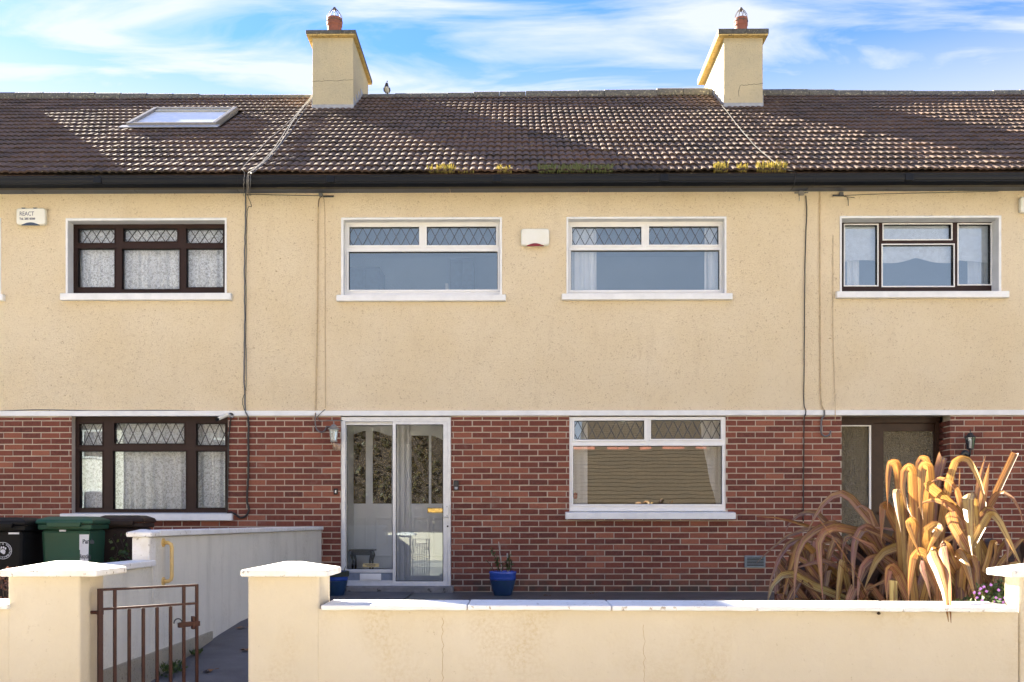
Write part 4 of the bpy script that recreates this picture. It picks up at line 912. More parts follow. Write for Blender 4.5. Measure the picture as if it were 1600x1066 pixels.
# ------------------------------------------------------------------ wheelie bins
def wheelie(lab, c, w, d, h, yaw, mat, z):
    t = thing('wheelie_bin', lab, 'wheelie bin', (c[0], c[1], z), 'wheelie bins on the driveway'); Rz = Matrix.Rotation(yaw, 3, 'Z'); C0 = Vector((c[0], c[1], z))
    def W_(p): return C0 + Rz @ Vector(p)
    def addl(vs, fs, nm, bev, par=t, mt=mat, smooth=False):
        mb = MB(); mb.add([W_(p) for p in vs], fs); return mb.build(nm, M[mt], par, bev, smooth)
    hb = h - 0.09
    ring = lambda k, zz: [(-w/2*k, -d/2*k, zz), (w/2*k, -d/2*k, zz), (w/2*k, d/2*k, zz), (-w/2*k, d/2*k, zz)]
    quads = lambda n: [(4*j+i, 4*j+(i+1) % 4, 4*j+4+(i+1) % 4, 4*j+4+i) for j in range(n-1) for i in range(4)] + [(3,2,1,0), tuple(4*(n-1)+i for i in range(4))]
    body = addl(ring(0.80, 0.06) + ring(0.93, hb-0.05), quads(2), 'body', 0.03)
    addl(ring(0.98, hb-0.05) + ring(1.02, hb-0.045) + ring(1.02, hb), quads(3), 'rim', 0.008)
    # lid with a raised crown and front lip
    lid = ring(1.07, hb+0.003) + ring(1.09, hb+0.02) + ring(1.05, hb+0.045) + ring(0.72, hb+0.075)
    addl(lid, quads(4), 'lid', 0.012)
    addl([(-w*0.30, -d*0.58, hb-0.025), (w*0.30, -d*0.58, hb-0.025), (w*0.30, -d*0.50, hb-0.025), (-w*0.30, -d*0.50, hb-0.025), (-w*0.33, -d*0.585, hb+0.02), (w*0.33, -d*0.585, hb+0.02), (w*0.33, -d*0.48, hb+0.03), (-w*0.33, -d*0.48, hb+0.03)], quads(2), 'lid_lip', 0.006)
    mb = MB(); mb.tube([W_((-w*0.42, d*0.60, hb+0.02)), W_((w*0.42, d*0.60, hb+0.02))], 0.017, 10); mb.build('handle', M[mat], t)
    for s in (-1, 1):
        mb = MB(); mb.tube([W_((s*w*0.42, d*0.42, 0.1)), W_((s*w*0.50, d*0.42, 0.1))], 0.1, 20); mb.build('wheel', M['black'], t)
    return t, W_, hb
DZ = -0.13
c0 = P(97, 880, 8.85); gw = 0.58
gbin, GW_, ghb = wheelie('green wheelie bin with a white sticker between a black and a brown bin', (c0.x, 9.1), 0.475, 0.56, 1.085, R(8), 'bingreen', DZ)
c1 = P(-11, 880, 8.6); bbin, BW_, bhb = wheelie('black wheelie bin with a round white paw emblem at the left edge', (c1.x, 8.85), 0.50, 0.56, 1.075, R(8), 'binblack', DZ)
c2 = P(44, 880, 9.9); b2bin, B2W, b2h = wheelie('black wheelie bin almost hidden in the gap behind the green bin', (c2.x, 9.9), 0.50, 0.55, 1.05, R(-6), 'binblack', DZ)
c3 = P(181, 880, 9.45); brbin, BRW, brh = wheelie('brown wheelie bin behind the side wall with creeper growing against it', (c3.x, 9.7), 0.44, 0.50, 1.10, R(8), 'binbrown', DZ)
def sticker(parent, W_, w, d, hb, u0, u1, z0, z1, mat, name):
    # follows the taper of the front of the bin
    def fp(u, z, off=0.0035):
        k = 0.80 + 0.13*(z-0.06)/(hb-0.11); return W_((u*w/2*k, -d/2*k - off, z))
    n = 4; vs = []; fs = []
    for j in range(n+1):
        zz = z0 + (z1-z0)*j/n; vs += [fp(u0, zz), fp(u1, zz), fp(u1, zz, 0.002), fp(u0, zz, 0.002)]
    for j in range(n):
        for i in range(4): fs.append((4*j+i, 4*j+(i+1) % 4, 4*j+4+(i+1) % 4, 4*j+4+i))
    fs += [(3,2,1,0), tuple(4*n+i for i in range(4))]
    m = MB(); m.add(vs, fs); m.build(name, M[mat], parent); return fp
fp = sticker(gbin, GW_, 0.475, 0.56, ghb, 0.60, 0.96, 0.62, 0.755, 'print_white', 'sticker')
fp = sticker(gbin, GW_, 0.475, 0.56, ghb, 0.57, 0.96, 0.755, 0.90, 'print_white', 'sticker')
tilt = R(90) - math.atan2(0.30*0.13, 0.885)
text_obj('Panda', 0.062, M['print_dark'], 'sticker_lettering', gbin, fp(0.70, 0.815, 0.006), (tilt, 0, R(8)), 0.0008, 0.72, bold=0.0015)
text_obj('Recycling', 0.062, M['print_dark'], 'sticker_lettering', gbin, fp(0.60, 0.675, 0.006), (tilt, 0, R(8)), 0.0008, 0.42, bold=0.001)
def paw(parent, fp, u, z, s, yaw, mat, k0):
    c = fp(u, z, 0.005); ax = Vector((math.cos(yaw), math.sin(yaw), 0)); up = Vector((0, math.sin(k0)*0, 1))
    m = MB()
    def disc(dx_, dz_, rx, rz):
        n = 14; ctr = c + ax*dx_ + Vector((0,0,dz_)); ny = Vector((math.sin(yaw), -math.cos(yaw), 0))
        vs = [ctr + ax*rx*math.cos(2*math.pi*i/n) + Vector((0,0,rz*math.sin(2*math.pi*i/n))) + ny*0.001 for i in range(n)]
        m.add(vs + [v - ny*0.003 for v in vs], [tuple(range(n)), tuple(range(2*n-1, n-1, -1))] + [(i, i+n, (i+1) % n + n, (i+1) % n) for i in range(n)])
    disc(0, -0.1*s, 0.36*s, 0.30*s); disc(0.12*s, -0.32*s, 0.2*s, 0.2*s)
    for dx_, dz_ in ((-0.45, 0.22), (-0.2, 0.46), (0.1, 0.48), (0.36, 0.32)): disc(dx_*s, dz_*s, 0.11*s, 0.17*s)
    return m, c, ax
fpb = sticker(bbin, BW_, 0.50, 0.56, bhb, 0.45, 0.85, 0.905, 0.922, 'print_white', 'label_strip')
m, c, ax = paw(bbin, fpb, 0.24, 0.755, 0.062, R(8), 'print_white', 0)
ny = Vector((math.sin(R(8)), -math.cos(R(8)), 0))
for rad, tw in ((0.076, 0.0022),):
    m.tube([c + ax*rad*math.cos(2*math.pi*i/40) + Vector((0,0,rad*math.sin(2*math.pi*i/40))) for i in range(41)], tw, 5, cap=False)
m.build('paw_emblem', M['print_white'], bbin)
for s_, a0, da in (('FOR A COUNTRY', 150, -15.5), ('DRIVING', 225, 15.0)):
    for i, chx in enumerate(s_):
        if chx == ' ': continue
        t = R(a0 + da*i); rad = 0.056 if da < 0 else 0.066
        pos = c + ax*rad*math.cos(t) + Vector((0,0,rad*math.sin(t))) + ny*0.001
        roll = t - R(90) if da < 0 else t + R(90)
        te = text_obj(chx, 0.019, M['print_white'], 'emblem_letter', bbin, pos, (0, 0, 0), 0.0006, 1.0, 'CENTER', bold=0.0006)
        te.rotation_euler = (Matrix.Rotation(R(8), 4, 'Z') @ Matrix.Rotation(R(90), 4, 'X') @ Matrix.Rotation(roll, 4, 'Z')).to_euler()
fp2 = sticker(b2bin, B2W, 0.50, 0.55, b2h, -0.15, -0.05, 0.955, 0.96, 'print_white', 'label_strip')
m, c, ax = paw(b2bin, fp2, 0.12, 0.80, 0.035, R(-6), 'print_white', 0); m.build('paw_emblem', M['print_white'], b2bin)
text_obj('Panda', 0.072, M['print_white'], 'bin_lettering', b2bin, fp2(0.25, 0.775, 0.006), (tilt, 0, R(-6)), 0.0008, 0.8, bold=0.0012)
fpr = sticker(brbin, BRW, 0.44, 0.50, brh, -0.985, -0.90, 0.66, 0.89, 'print_white', 'sticker')
fpg = sticker(gbin, GW_, 0.475, 0.56, ghb, -0.25, 0.02, 0.928, 0.952, 'print_white', 'label_strip')
# creeper on the brown bin
def leaf_quad(mb, p, dirv, nrm, l, w, a):
    dirv = dirv.normalized(); s = dirv.cross(nrm).normalized(); nn = s.cross(dirv)
    p = Vector(p); mb.add([p, p + dirv*l*0.45 + s*w/2 + nn*w*0.12, p + dirv*l, p + dirv*l*0.45 - s*w/2 + nn*w*0.12], [(0,1,2),(0,2,3)], a)
def rvec(rr): return Vector((rr.uniform(-1,1), rr.uniform(-1,1), rr.uniform(-1,1))).normalized()
rr = random.Random(21)
cr0 = P(184, 872, 9.2); cp = thing('creeper', 'small leafy creeper climbing in front of the brown wheelie bin', 'plant', (cr0.x, 9.25, DZ))
stm = MB(); lv = MB()
for i in range(7):
    x = PX(rr.uniform(168, 212), 9.2); pts = [(x, 9.28, DZ)]; zt_ = rr.uniform(0.55, 0.82) if i < 4 else rr.uniform(0.45, 0.62)
    for j in range(1, 9): pts.append((x + rr.uniform(-0.05, 0.05), 9.28 + rr.uniform(-0.03, 0.03), DZ + (zt_-DZ)*j/8))
    stm.tube(pts, 0.004, 5)
    for j in range(24):
        u = rr.uniform(0.3, 1.0)*8; k = min(int(u), 7); p = Vector(pts[k]).lerp(Vector(pts[k+1]), u-k); dv = (rvec(rr) + Vector((0,-0.6,0.2))).normalized()
        leaf_quad(lv, p + dv*0.02, dv, rvec(rr), rr.uniform(0.03, 0.06), rr.uniform(0.025, 0.045), rr.random())
stm.build('stems', M['stem'], cp); lv.build('foliage', M['leaf'], cp)
# dry shrub by the left edge, in front of the black bin
rr = random.Random(31); s0 = P(6, 930, 5.3); ds = thing('dry_shrub', 'dry brown flower heads behind the low wall at the left edge', 'plant', (s0.x, 5.3, GZ))
stm = MB(); lv = MB()
for i in range(26):
    b = Vector((s0.x + rr.uniform(-0.14, 0.03), 5.3 + rr.uniform(-0.1, 0.2), GZ)); tip = b + Vector((rr.uniform(-0.07, 0.04), rr.uniform(-0.06, 0.06), rr.uniform(0.78, 0.98)))
    stm.tube([b, b.lerp(tip, 0.5) + Vector((rr.uniform(-.03,.03), 0, 0)), tip], 0.003, 5)
    for j in range(14): d_ = rvec(rr); leaf_quad(lv, tip + d_*0.008, d_, rvec(rr), 0.02, 0.016, rr.random())
    for j in range(10): p = b.lerp(tip, rr.uniform(0.4, 0.9)); d_ = rvec(rr); leaf_quad(lv, p, d_, rvec(rr), 0.04, 0.02, rr.random())
stm.build('stems', M['stem'], ds); lv.build('flower_heads', leafmat('dry_flower', [(0.08, 0.04, 0.02), (0.2, 0.09, 0.05), (0.3, 0.14, 0.1)]), ds)['kind'] = 'stuff'

# ------------------------------------------------------------------ flax plant
def flaxmat():
    m, t, b = newmat('flax_leaf'); at = N(t, 'ShaderNodeAttribute'); at.attribute_name = 'luv'; sp = N(t, 'ShaderNodeSeparateXYZ'); t.links.new(at.outputs['Vector'], sp.inputs[0])
    hue = attr(t)
    cx = N(t, 'ShaderNodeCombineXYZ')
    def mul(s, k):
        n = N(t, 'ShaderNodeMath', operation='MULTIPLY'); t.links.new(s, n.inputs[0]); n.inputs[1].default_value = k; return n.outputs[0]
    t.links.new(mul(sp.outputs[0], 2.6), cx.inputs[0]); t.links.new(mul(sp.outputs[1], 0.35), cx.inputs[1]); t.links.new(mul(hue, 61.0), cx.inputs[2])
    base = ramp(t, hue, [(0.0, (0.15, 0.082, 0.082)), (0.22, (0.38, 0.21, 0.18)), (0.45, (0.31, 0.140, 0.078)), (0.65, (0.35, 0.170, 0.070)), (0.82, (0.40, 0.26, 0.10)), (1.0, (0.42, 0.38, 0.17))])
    s1 = ramp(t, noise(t, 1.6, 3, 0.6, cx.outputs[0]), [(0.51, g(0)), (0.55, g(0.8))])
    col = mixnode(t, s1, base, (0.42, 0.31, 0.11))
    cx2 = N(t, 'ShaderNodeCombineXYZ'); t.links.new(mul(sp.outputs[0], 5.0), cx2.inputs[0]); t.links.new(mul(sp.outputs[1], 0.25), cx2.inputs[1]); t.links.new(mul(hue, 37.0), cx2.inputs[2])
    s2 = ramp(t, noise(t, 1.5, 3, 0.6, cx2.outputs[0]), [(0.55, g(0)), (0.60, g(0.9))])
    col = mixnode(t, s2, col, (0.11, 0.058, 0.045))
    ab = N(t, 'ShaderNodeMath', operation='ABSOLUTE'); t.links.new(sp.outputs[0], ab.inputs[0])
    col = mixnode(t, ramp(t, ab.outputs[0], [(0.76, g(0)), (0.88, g(0.8))]), col, (0.12, 0.055, 0.035)); col = mixnode(t, ramp(t, ab.outputs[0], [(0.03, g(0.6)), (0.10, g(0))]), col, (0.16, 0.07, 0.04))
    s3 = ramp(t, noise(t, 24, 5, 0.65, coords(t)), [(0.56, g(0)), (0.74, g(0.55))]); col = mixnode(t, s3, col, (0.30, 0.15, 0.10))
    t.links.new(col, b.inputs['Base Color']); b.inputs['Roughness'].default_value = 0.45; b.inputs['Specular IOR Level'].default_value = 0.4
    tr = N(t, 'ShaderNodeBsdfTranslucent'); tc_ = mixnode(t, 0.4, col, (0.62, 0.27, 0.03)); t.links.new(tc_, tr.inputs['Color'])
    ms = N(t, 'ShaderNodeMixShader'); ms.inputs[0].default_value = 0.22; t.links.new(b.outputs[0], ms.inputs[1]); t.links.new(tr.outputs[0], ms.inputs[2]); t.links.new(ms.outputs[0], t.nodes['Material Output'].inputs['Surface'])
    return m
M['flax'] = flaxmat()
FYB = 6.35; fb = P(1440, 1000, FYB)
flax = thing('flax_plant', 'large bronze and orange flax plant with folded strap leaves behind the front wall', 'plant', (fb.x, FYB, 0.0))
lrng = random.Random(77)
def flax_leaf(pts3, w, hue, facing=0.0, tip=True, tipstart=0.66, twist=0.0, seg=22, basew=0.75, face_on=None, lin=0.88):
    sp_ = spline(pts3, seg); n = len(sp_); mm = len(pts3); c = []
    for i in range(n):
        tt = i/(n-1)*(mm-1); kk = min(int(tt), mm-2); c.append(sp_[i].lerp(Vector(pts3[kk]).lerp(Vector(pts3[kk+1]), tt-kk), lin))
    nrm = Vector((math.sin(facing), -math.cos(facing), 0.25)).normalized()
    t0 = (c[1]-c[0]).normalized(); wv = t0.cross(nrm)
    if wv.length < 0.1: wv = Vector((1,0,0))
    wv.normalize(); vs = []; L = 0; uvs = []
    tot = sum((c[i+1]-c[i]).length for i in range(n-1))
    for i in range(n):
        t = (c[min(i+1, n-1)] - c[max(i-1, 0)])
        if t.length < 1e-7: t = t0
        t.normalize(); wv = (wv - t*wv.dot(t))
        if wv.length < 1e-5: wv = t.cross(Vector((0,-1,0.1)))
        wv.normalize()
        if face_on is not None:
            vw = (c[i] - Vector((0, 0, ZC))).normalized(); w2_ = t.cross(vw)
            if w2_.length > 0.15:
                w2_.normalize(); w2_ = Matrix.Rotation(face_on, 3, t) @ w2_
                if i and w2_.dot(wv) < 0: w2_ = -w2_
                wv = w2_.lerp(wv, 0.35 if i else 0).normalized()
        if twist: wv = (Matrix.Rotation(twist/n, 3, t) @ wv).normalized()
        nn = t.cross(wv)
        if i: L += (c[i]-c[i-1]).length
        u = L/tot; ww = w*(basew + (1-basew)*min(1, u/0.35))
        if tip and u > tipstart: ww *= max(0.05, 1 - ((u-tipstart)/(1-tipstart))**1.5)
        for k, (q, h) in enumerate(((-1, 0.0), (-0.5, -0.17), (0, -0.30), (0.5, -0.17), (1, 0.0))):
            vs.append(c[i] + wv*ww/2*q + nn*h*ww*0.8); uvs.append((q, L*8, 0))
    fs = []
    for i in range(n-1):
        for k in range(4): fs.append((5*i+k, 5*i+k+1, 5*i+6+k, 5*i+5+k))
    m = MB(); m.add(vs, fs, hue); ob = m.build('leaf', M['flax'], flax, 0, False)
    at = ob.data.attributes.new('luv', 'FLOAT_VECTOR', 'POINT'); at.data.foreach_set('vector', [x for q in uvs for x in q])
    return ob
def fl(pts, d0, d1, wpx, hue, base=True, **kw):
    if d1 >= 5.0:
        dm = lambda d: 5.0 + (d-5.0)*1.6 + (max(0.0, min(0.62, (1400-pts[-1][0])/60)))
        d0, d1 = dm(d0), dm(d1)
    else: d0 = 5.5
    n = len(pts); out = []
    if base:
        bx = 1440 + (pts[0][0]-1440)*0.45; b0_ = P(bx, 1000, d0 + 0.12); b0_.z = 0.0; out.append(b0_)
    for i, (x, y) in enumerate(pts): out.append(P(x, y, d0 + (d1-d0)*(i/(n-1))**1.3))
    w = wpx/F*(d0+d1)/2*1.06
    kw.setdefault('seg', 28); return flax_leaf(out, w, hue, kw.pop('facing', lrng.uniform(-0.35, 0.35)), face_on=lrng.uniform(-0.55, 0.55), **kw)
T = dict(tip=True)
fl([(1425, 880), (1408, 790), (1404, 738), (1400, 723), (1391, 724), (1388, 742), (1387, 766), (1387, 796)], 5.55, 5.30, 14, 0.47)
fl([(1442, 900), (1449, 790), (1450, 735), (1447, 718), (1440, 716), (1434, 724), (1433, 745), (1434, 770)], 5.62, 5.45, 14, 0.55)
fl([(1446, 880), (1452, 760), (1450, 730), (1444, 727), (1440, 735), (1439, 762), (1438, 790), (1442, 812)], 5.45, 5.22, 17, 0.74)
fl([(1434, 900), (1428, 790), (1426, 740), (1421, 729), (1413, 736), (1410, 762), (1416, 792), (1426, 810)], 5.42, 5.2, 15, 0.66)
fl([(1412, 900), (1406, 810), (1404, 776), (1402, 766), (1400, 772), (1403, 800), (1408, 832)], 5.5, 5.3, 15, 0.84)
fl([(1436, 890), (1432, 800), (1429, 762), (1426, 756), (1424, 765), (1426, 790)], 5.58, 5.5, 13, 0.8)
fl([(1450, 880), (1458, 790), (1464, 745), (1472, 716), (1474, 711)], 5.7, 5.75, 16, 0.04, tip=False, facing=0.2)
fl([(1462, 900), (1474, 800), (1484, 748), (1492, 722), (1502, 716), (1513, 719), (1523, 735), (1532, 757), (1539, 780), (1541, 800)], 5.5, 5.3, 13, 0.78)
fl([(1488, 890), (1497, 800), (1499, 755), (1500, 730)], 5.6, 5.6, 7, 0.3, facing=0.8)
fl([(1500, 890), (1522, 800), (1533, 742), (1540, 712)], 5.55, 5.6, 9, 0.3, facing=0.6, tipstart=0.85)
fl([(1508, 890), (1532, 800), (1540, 755), (1546, 724)], 5.5, 5.5, 11, 0.38, tipstart=0.85)
fl([(1510, 900), (1535, 818), (1560, 762), (1586, 707)], 5.45, 5.5, 11, 0.62, tip=False, facing=0.15)
fl([(1515, 900), (1535, 815), (1545, 790), (1556, 773), (1567, 769), (1583, 779), (1594, 798), (1599, 822)], 5.45, 5.25, 10, 0.42)
fl([(1545, 880), (1520, 830), (1496, 800), (1470, 775), (1450, 758), (1443, 756)], 5.55, 5.25, 14, 0.80, tipstart=0.9)
fl([(1510, 880), (1502, 790), (1495, 765), (1482, 751), (1468, 747), (1456, 753), (1450, 764)], 5.5, 5.35, 10, 0.34)
fl([(1525, 900), (1520, 810), (1517, 782), (1514, 775), (1512, 782), (1514, 810), (1517, 845), (1520, 874)], 5.35, 5.12, 20, 0.90, facing=0.0)
fl([(1520, 880), (1505, 815), (1492, 796), (1475, 785), (1458, 781), (1443, 785), (1432, 796)], 5.45, 5.25, 11, 0.36)
fl([(1525, 900), (1512, 860), (1500, 838), (1489, 818), (1485, 802)], 5.3, 5.2, 17, 0.34, tip=False)
fl([(1400, 880), (1368, 825), (1348, 801), (1330, 779), (1316, 771), (1301, 775), (1285, 789), (1273, 808), (1261, 832)], 5.7, 5.5, 12, 0.18)
fl([(1392, 880), (1372, 830), (1360, 800), (1346, 790), (1335, 795)], 5.65, 5.5, 10, 0.2)
fl([(1360, 890), (1310, 850), (1290, 842), (1264, 823), (1242, 816), (1212, 809), (1180, 807)], 5.75, 5.6, 9, 0.55, tipstart=0.5)
fl([(1340, 880), (1300, 826), (1278, 803), (1262, 800), (1246, 806), (1232, 820), (1225, 838)], 5.85, 5.7, 9, 0.02)
fl([(1380, 890), (1330, 830), (1300, 818), (1276, 827), (1256, 844), (1246, 866), (1242, 900), (1241, 941)], 5.4, 5.12, 12, 0.22)
fl([(1400, 890), (1360, 838), (1335, 829), (1306, 824), (1288, 831), (1279, 848), (1281, 880), (1286, 941)], 5.35, 5.08, 15, 0.30)
fl([(1400, 900), (1370, 838), (1357, 824), (1345, 829), (1336, 846), (1333, 876), (1334, 928)], 5.3, 5.1, 14, 0.12)
fl([(1380, 900), (1350, 845), (1334, 837), (1322, 840), (1317, 855), (1313, 882)], 5.4, 5.25, 11, 0.1)
fl([(1480, 900), (1450, 850), (1427, 852), (1400, 855), (1382, 862), (1369, 876), (1360, 896), (1350, 922)], 5.25, 5.08, 17, 0.92)
fl([(1420, 900), (1380, 870), (1360, 873), (1348, 886), (1342, 910), (1340, 941)], 5.22, 5.06, 13, 0.26)
fl([(1430, 960), (1405, 900), (1395, 886), (1389, 890), (1386, 912), (1386, 942)], 5.18, 5.05, 15, 0.40)
fl([(1396, 1000), (1396, 940), (1395.5, 908)], 5.1, 5.08, 14, 0.97, tip=False, facing=0.0)
fl([(1470, 920), (1448, 868), (1436, 861), (1427, 872), (1422, 905), (1419, 944)], 5.2, 5.05, 15, 0.48)
fl([(1470, 940), (1448, 885), (1440, 880), (1442, 892), (1449, 912), (1455, 942)], 5.25, 5.06, 12, 0.36)
fl([(1500, 900), (1482, 856), (1473, 850), (1473, 862), (1479, 895), (1483, 925), (1486, 974)], 5.1, 4.43, 14, 0.46)
fl([(1500, 920), (1468, 866), (1456, 861), (1456, 870), (1466, 892), (1476, 925), (1482, 972)], 5.15, 4.44, 15, 0.72)
fl([(1520, 900), (1504, 866), (1496, 862), (1500, 868), (1510, 885), (1516, 906), (1526, 943)], 5.2, 4.9, 14, 0.78)
fl([(1500, 890), (1530, 830), (1545, 805), (1552, 804), (1562, 815), (1577, 845), (1590, 872), (1600, 892)], 5.3, 5.1, 13, 0.88)
fl([(1510, 880), (1528, 815), (1540, 797), (1550, 797), (1562, 812), (1575, 840), (1586, 872)], 5.4, 5.2, 12, 0.1)
fl([(1360, 900), (1320, 850), (1290, 828), (1262, 826), (1230, 838), (1200, 862), (1182, 880)], 5.6, 5.4, 8, 0.0)
fl([(1340, 900), (1300, 862), (1270, 845), (1250, 842), (1232, 850), (1217, 872), (1205, 905), (1199, 935)], 5.5, 5.25, 9, 0.15)
fl([(1330, 920), (1290, 880), (1256, 848), (1247, 850), (1240, 870), (1230, 905), (1222, 941)], 5.45, 5.2, 11, 0.72)
fl([(1330, 940), (1270, 915), (1240, 897), (1222, 899), (1207, 915), (1199, 942)], 5.3, 5.08, 13, 0.98)
fl([(1430, 940), (1422, 880), (1426, 845), (1430, 820), (1424, 812), (1418, 818), (1428, 845), (1440, 872)], 5.3, 5.12, 15, 0.70)
fl([(1440, 900), (1385, 790), (1379, 792), (1378, 812), (1377, 850)], 5.45, 5.25, 16, 0.60)
fl([(1470, 900), (1450, 850), (1448, 830), (1460, 820), (1468, 826), (1455, 850), (1444, 875)], 5.25, 5.1, 17, 0.76)
fl([(1440, 950), (1462, 868), (1478, 845), (1500, 832), (1520, 822)], 5.3, 5.35, 12, 0.82)
fl([(1500, 940), (1505, 890), (1512, 870), (1522, 872), (1527, 890), (1528, 915)], 5.25, 5.1, 12, 0.7)
fl([(1525, 940), (1545, 870), (1550, 846), (1556, 848), (1555, 868), (1551, 885)], 5.35, 5.25, 9, 0.75)
fl([(1530, 940), (1560, 860), (1572, 845), (1575, 855), (1573, 885)], 5.45, 5.3, 9, 0.2)
# the mass of inner leaves: grown from the crown
for i in range(176):
    left = lrng.random() < 0.60
    bx = fb.x + (lrng.uniform(-0.65, 0.15) if left else lrng.uniform(-0.25, 0.95)); by = lrng.uniform(6.05, 6.7) if left else lrng.uniform(5.6, 6.4)
    az = lrng.gauss(200, 48) if left else lrng.gauss(-95, 85); ymin = 5.8 if left else 5.0
    el1 = lrng.uniform(30, 80) if left else lrng.uniform(45, 84); L = lrng.uniform(0.75, 1.3); kink = lrng.random() < 0.6; u = lrng.uniform(0.45, 0.7)
    d = Vector((math.cos(R(az)), math.sin(R(az))*0.6, 0)); p = Vector((bx, by, 0.02)); pts = [p]
    def go(el, l):
        q = pts[-1] + (d*math.cos(R(el)) + Vector((0,0,1))*math.sin(R(el)))*l
        q.y = max(q.y, ymin + lrng.uniform(0, 0.03)); q.z = max(q.z, 0.03); q.x = max(q.x, 0.277*q.y + 0.02*lrng.random()); pts.append(q)
    go(el1, L*u*0.5); go(el1 - lrng.uniform(4, 16), L*u*0.5)
    if kink:
        go(lrng.uniform(-20, 10), 0.025); d = (Matrix.Rotation(R(lrng.uniform(-40, 40)), 3, 'Z') @ d); e2 = lrng.uniform(-86, -48); go(e2, L*(1-u)*0.5); go(e2 - lrng.uniform(0, 8), L*(1-u)*0.5)
    else:
        e2 = el1 - lrng.uniform(25, 55); go(e2, L*(1-u)*0.5); go(e2 - lrng.uniform(20, 50), L*(1-u)*0.5)
    zm_ = max(q.z for q in pts); zcap_ = lrng.uniform(0.75, 1.08)*(0.86 + 0.30*min(1, max(0, (bx - fb.x + 0.65)/0.7))) if left else lrng.uniform(0.75, 1.12)
    if zm_ > zcap_: pts = [Vector((q.x, q.y, q.z*zcap_/zm_)) for q in pts]
    flax_leaf(pts, lrng.uniform(0.036, 0.066), min(1, max(0, lrng.gauss(0.24, 0.30))), lrng.uniform(-0.7, 0.7), seg=17, lin=0.8, twist=lrng.uniform(-0.7, 0.7), face_on=lrng.uniform(-0.85, 0.85) if lrng.random() < 0.8 else None)
M['flaxdark'] = simple('dark_backing_leaf', (0.055, 0.032, 0.024), 0.8, (0.03, 0.018, 0.014), 14)  # dark leaves added behind the clump; gap shade put into their colour
for i in range(68):
    b = Vector((fb.x + lrng.uniform(-0.72, 0.85), lrng.uniform(6.3, 6.75), 0.0)); a_ = lrng.uniform(-1, 1); h_ = lrng.uniform(0.42, 0.80); mid = b + Vector((a_*0.18, lrng.uniform(-0.15, 0.1), h_)); tip = mid + Vector((a_*0.28, -0.08, -h_*lrng.uniform(0.2, 0.7)))
    for q in (mid, tip): q.x = max(q.x, 0.285*q.y)
    flax_leaf([b, b.lerp(mid, 0.6), mid, tip], lrng.uniform(0.06, 0.10), 0.0, 0.0, seg=12, lin=0.7, face_on=lrng.uniform(-0.6, 0.6)).data.materials[0] = M['flaxdark']
# thin dead stalks
for i in range(16):
    b = Vector((fb.x + lrng.uniform(-0.5, 0.5), 6.1 + lrng.uniform(-0.3, 0.2), 0.1)); tip = b + Vector((lrng.uniform(-0.5, 0.5), lrng.uniform(-0.4, 0.1), lrng.uniform(0.5, 0.85)))
    m = MB(); m.tube(spline([b, b.lerp(tip, 0.5) + Vector((lrng.uniform(-.05,.05), 0, 0.06)), tip], 8), 0.0028, 5); m.build('dead_stalk', M['deadleaf'], flax)
# purple flowers by the right pillar
rr = random.Random(41); c = P(1552, 932, 4.95); pf = thing('purple_flower', 'clump of small purple flowers between the flax and the right pillar', 'plant', (c.x, 4.98, 0.0))
lv = MB(); pe = MB(); stm = MB()
for i in range(60):
    x = PX(rr.uniform(1508, 1592), 5.0); y = rr.uniform(4.87, 5.2); zt_ = rr.uniform(0.46, 0.60) - 0.10*max(0, (1545-(PXC + F*x/5.0))/40)
    stm.tube([(x, y, 0.0), (x + rr.uniform(-.03,.03), y, zt_*0.6), (x + rr.uniform(-.03,.03), y + rr.uniform(-.03,.02), zt_)], 0.0025, 4)
    for j in range(26):
        d_ = (rvec(rr) + Vector((0, -0.5, 0.3))).normalized(); leaf_quad(lv, (x + rr.uniform(-.04,.04), y + rr.uniform(-.04,.04), zt_*rr.uniform(0.7, 1.0)), d_, rvec(rr), rr.uniform(0.018, 0.035), rr.uniform(0.012, 0.02), rr.random())
lv.build('foliage', M['leaf'], pf); stm.build('stems', M['stem'], pf)
for (x, y) in ((1572, 928), (1574, 932), (1569, 934), (1532, 920), (1530, 927), (1537, 917), (1562, 936), (1577, 930), (1556, 934), (1541, 924), (1567, 941), (1548, 914), (1526, 934), (1522, 926), (1583, 938), (1552, 940), (1534, 938), (1579, 920), (1560, 922), (1585, 928)):
    fm = MB(); p = P(x, y, 4.86)
    for k in range(6): t = k*1.05 + rr.random(); leaf_quad(fm, p, Vector((math.cos(t), -0.35, math.sin(t))), Vector((0,-1,0)), 0.0095, 0.009, 0.5)
    fm.build('flower', M['purple'], pf)

# ------------------------------------------------------------------ pots
def pot(lab, c, r, h, seed, cane, mats):
    rr = random.Random(seed); c = Vector(c); t = thing('plant_pot', lab, 'plant pot', c, 'blue glazed pots by the house wall')
    m = MB(); m.lathe([(0.0, 0.0), (r*0.62, 0.0), (r*0.66, 0.01), (r*0.80, h*0.30), (r*0.93, h*0.58), (r*0.945, h*0.62), (r*0.95, h*0.63)], c, 32); m.build('lower_body', M[mats[1]], t, smooth=True)
    m = MB(); m.lathe([(r*0.95, h*0.63), (r*0.985, h*0.72), (r*0.965, h*0.80), (r*0.985, h*0.81), (r*0.975, h*0.86), (r*1.0, h*0.88), (r*1.02, h*0.97), (r*0.98, h), (r*0.88, h), (r*0.85, h*0.9)], c, 32); m.build('rim', M[mats[0]], t, smooth=True)
    m = MB(); m.lathe([(0.0, h*0.89), (r*0.87, h*0.9), (r*0.87, h*0.91), (0.0, h*0.92)], c, 20); m.build('soil', M['soil'], t)
    return t, c, rr
c = P(785.5, 930, 11.45); c.z = 0.0
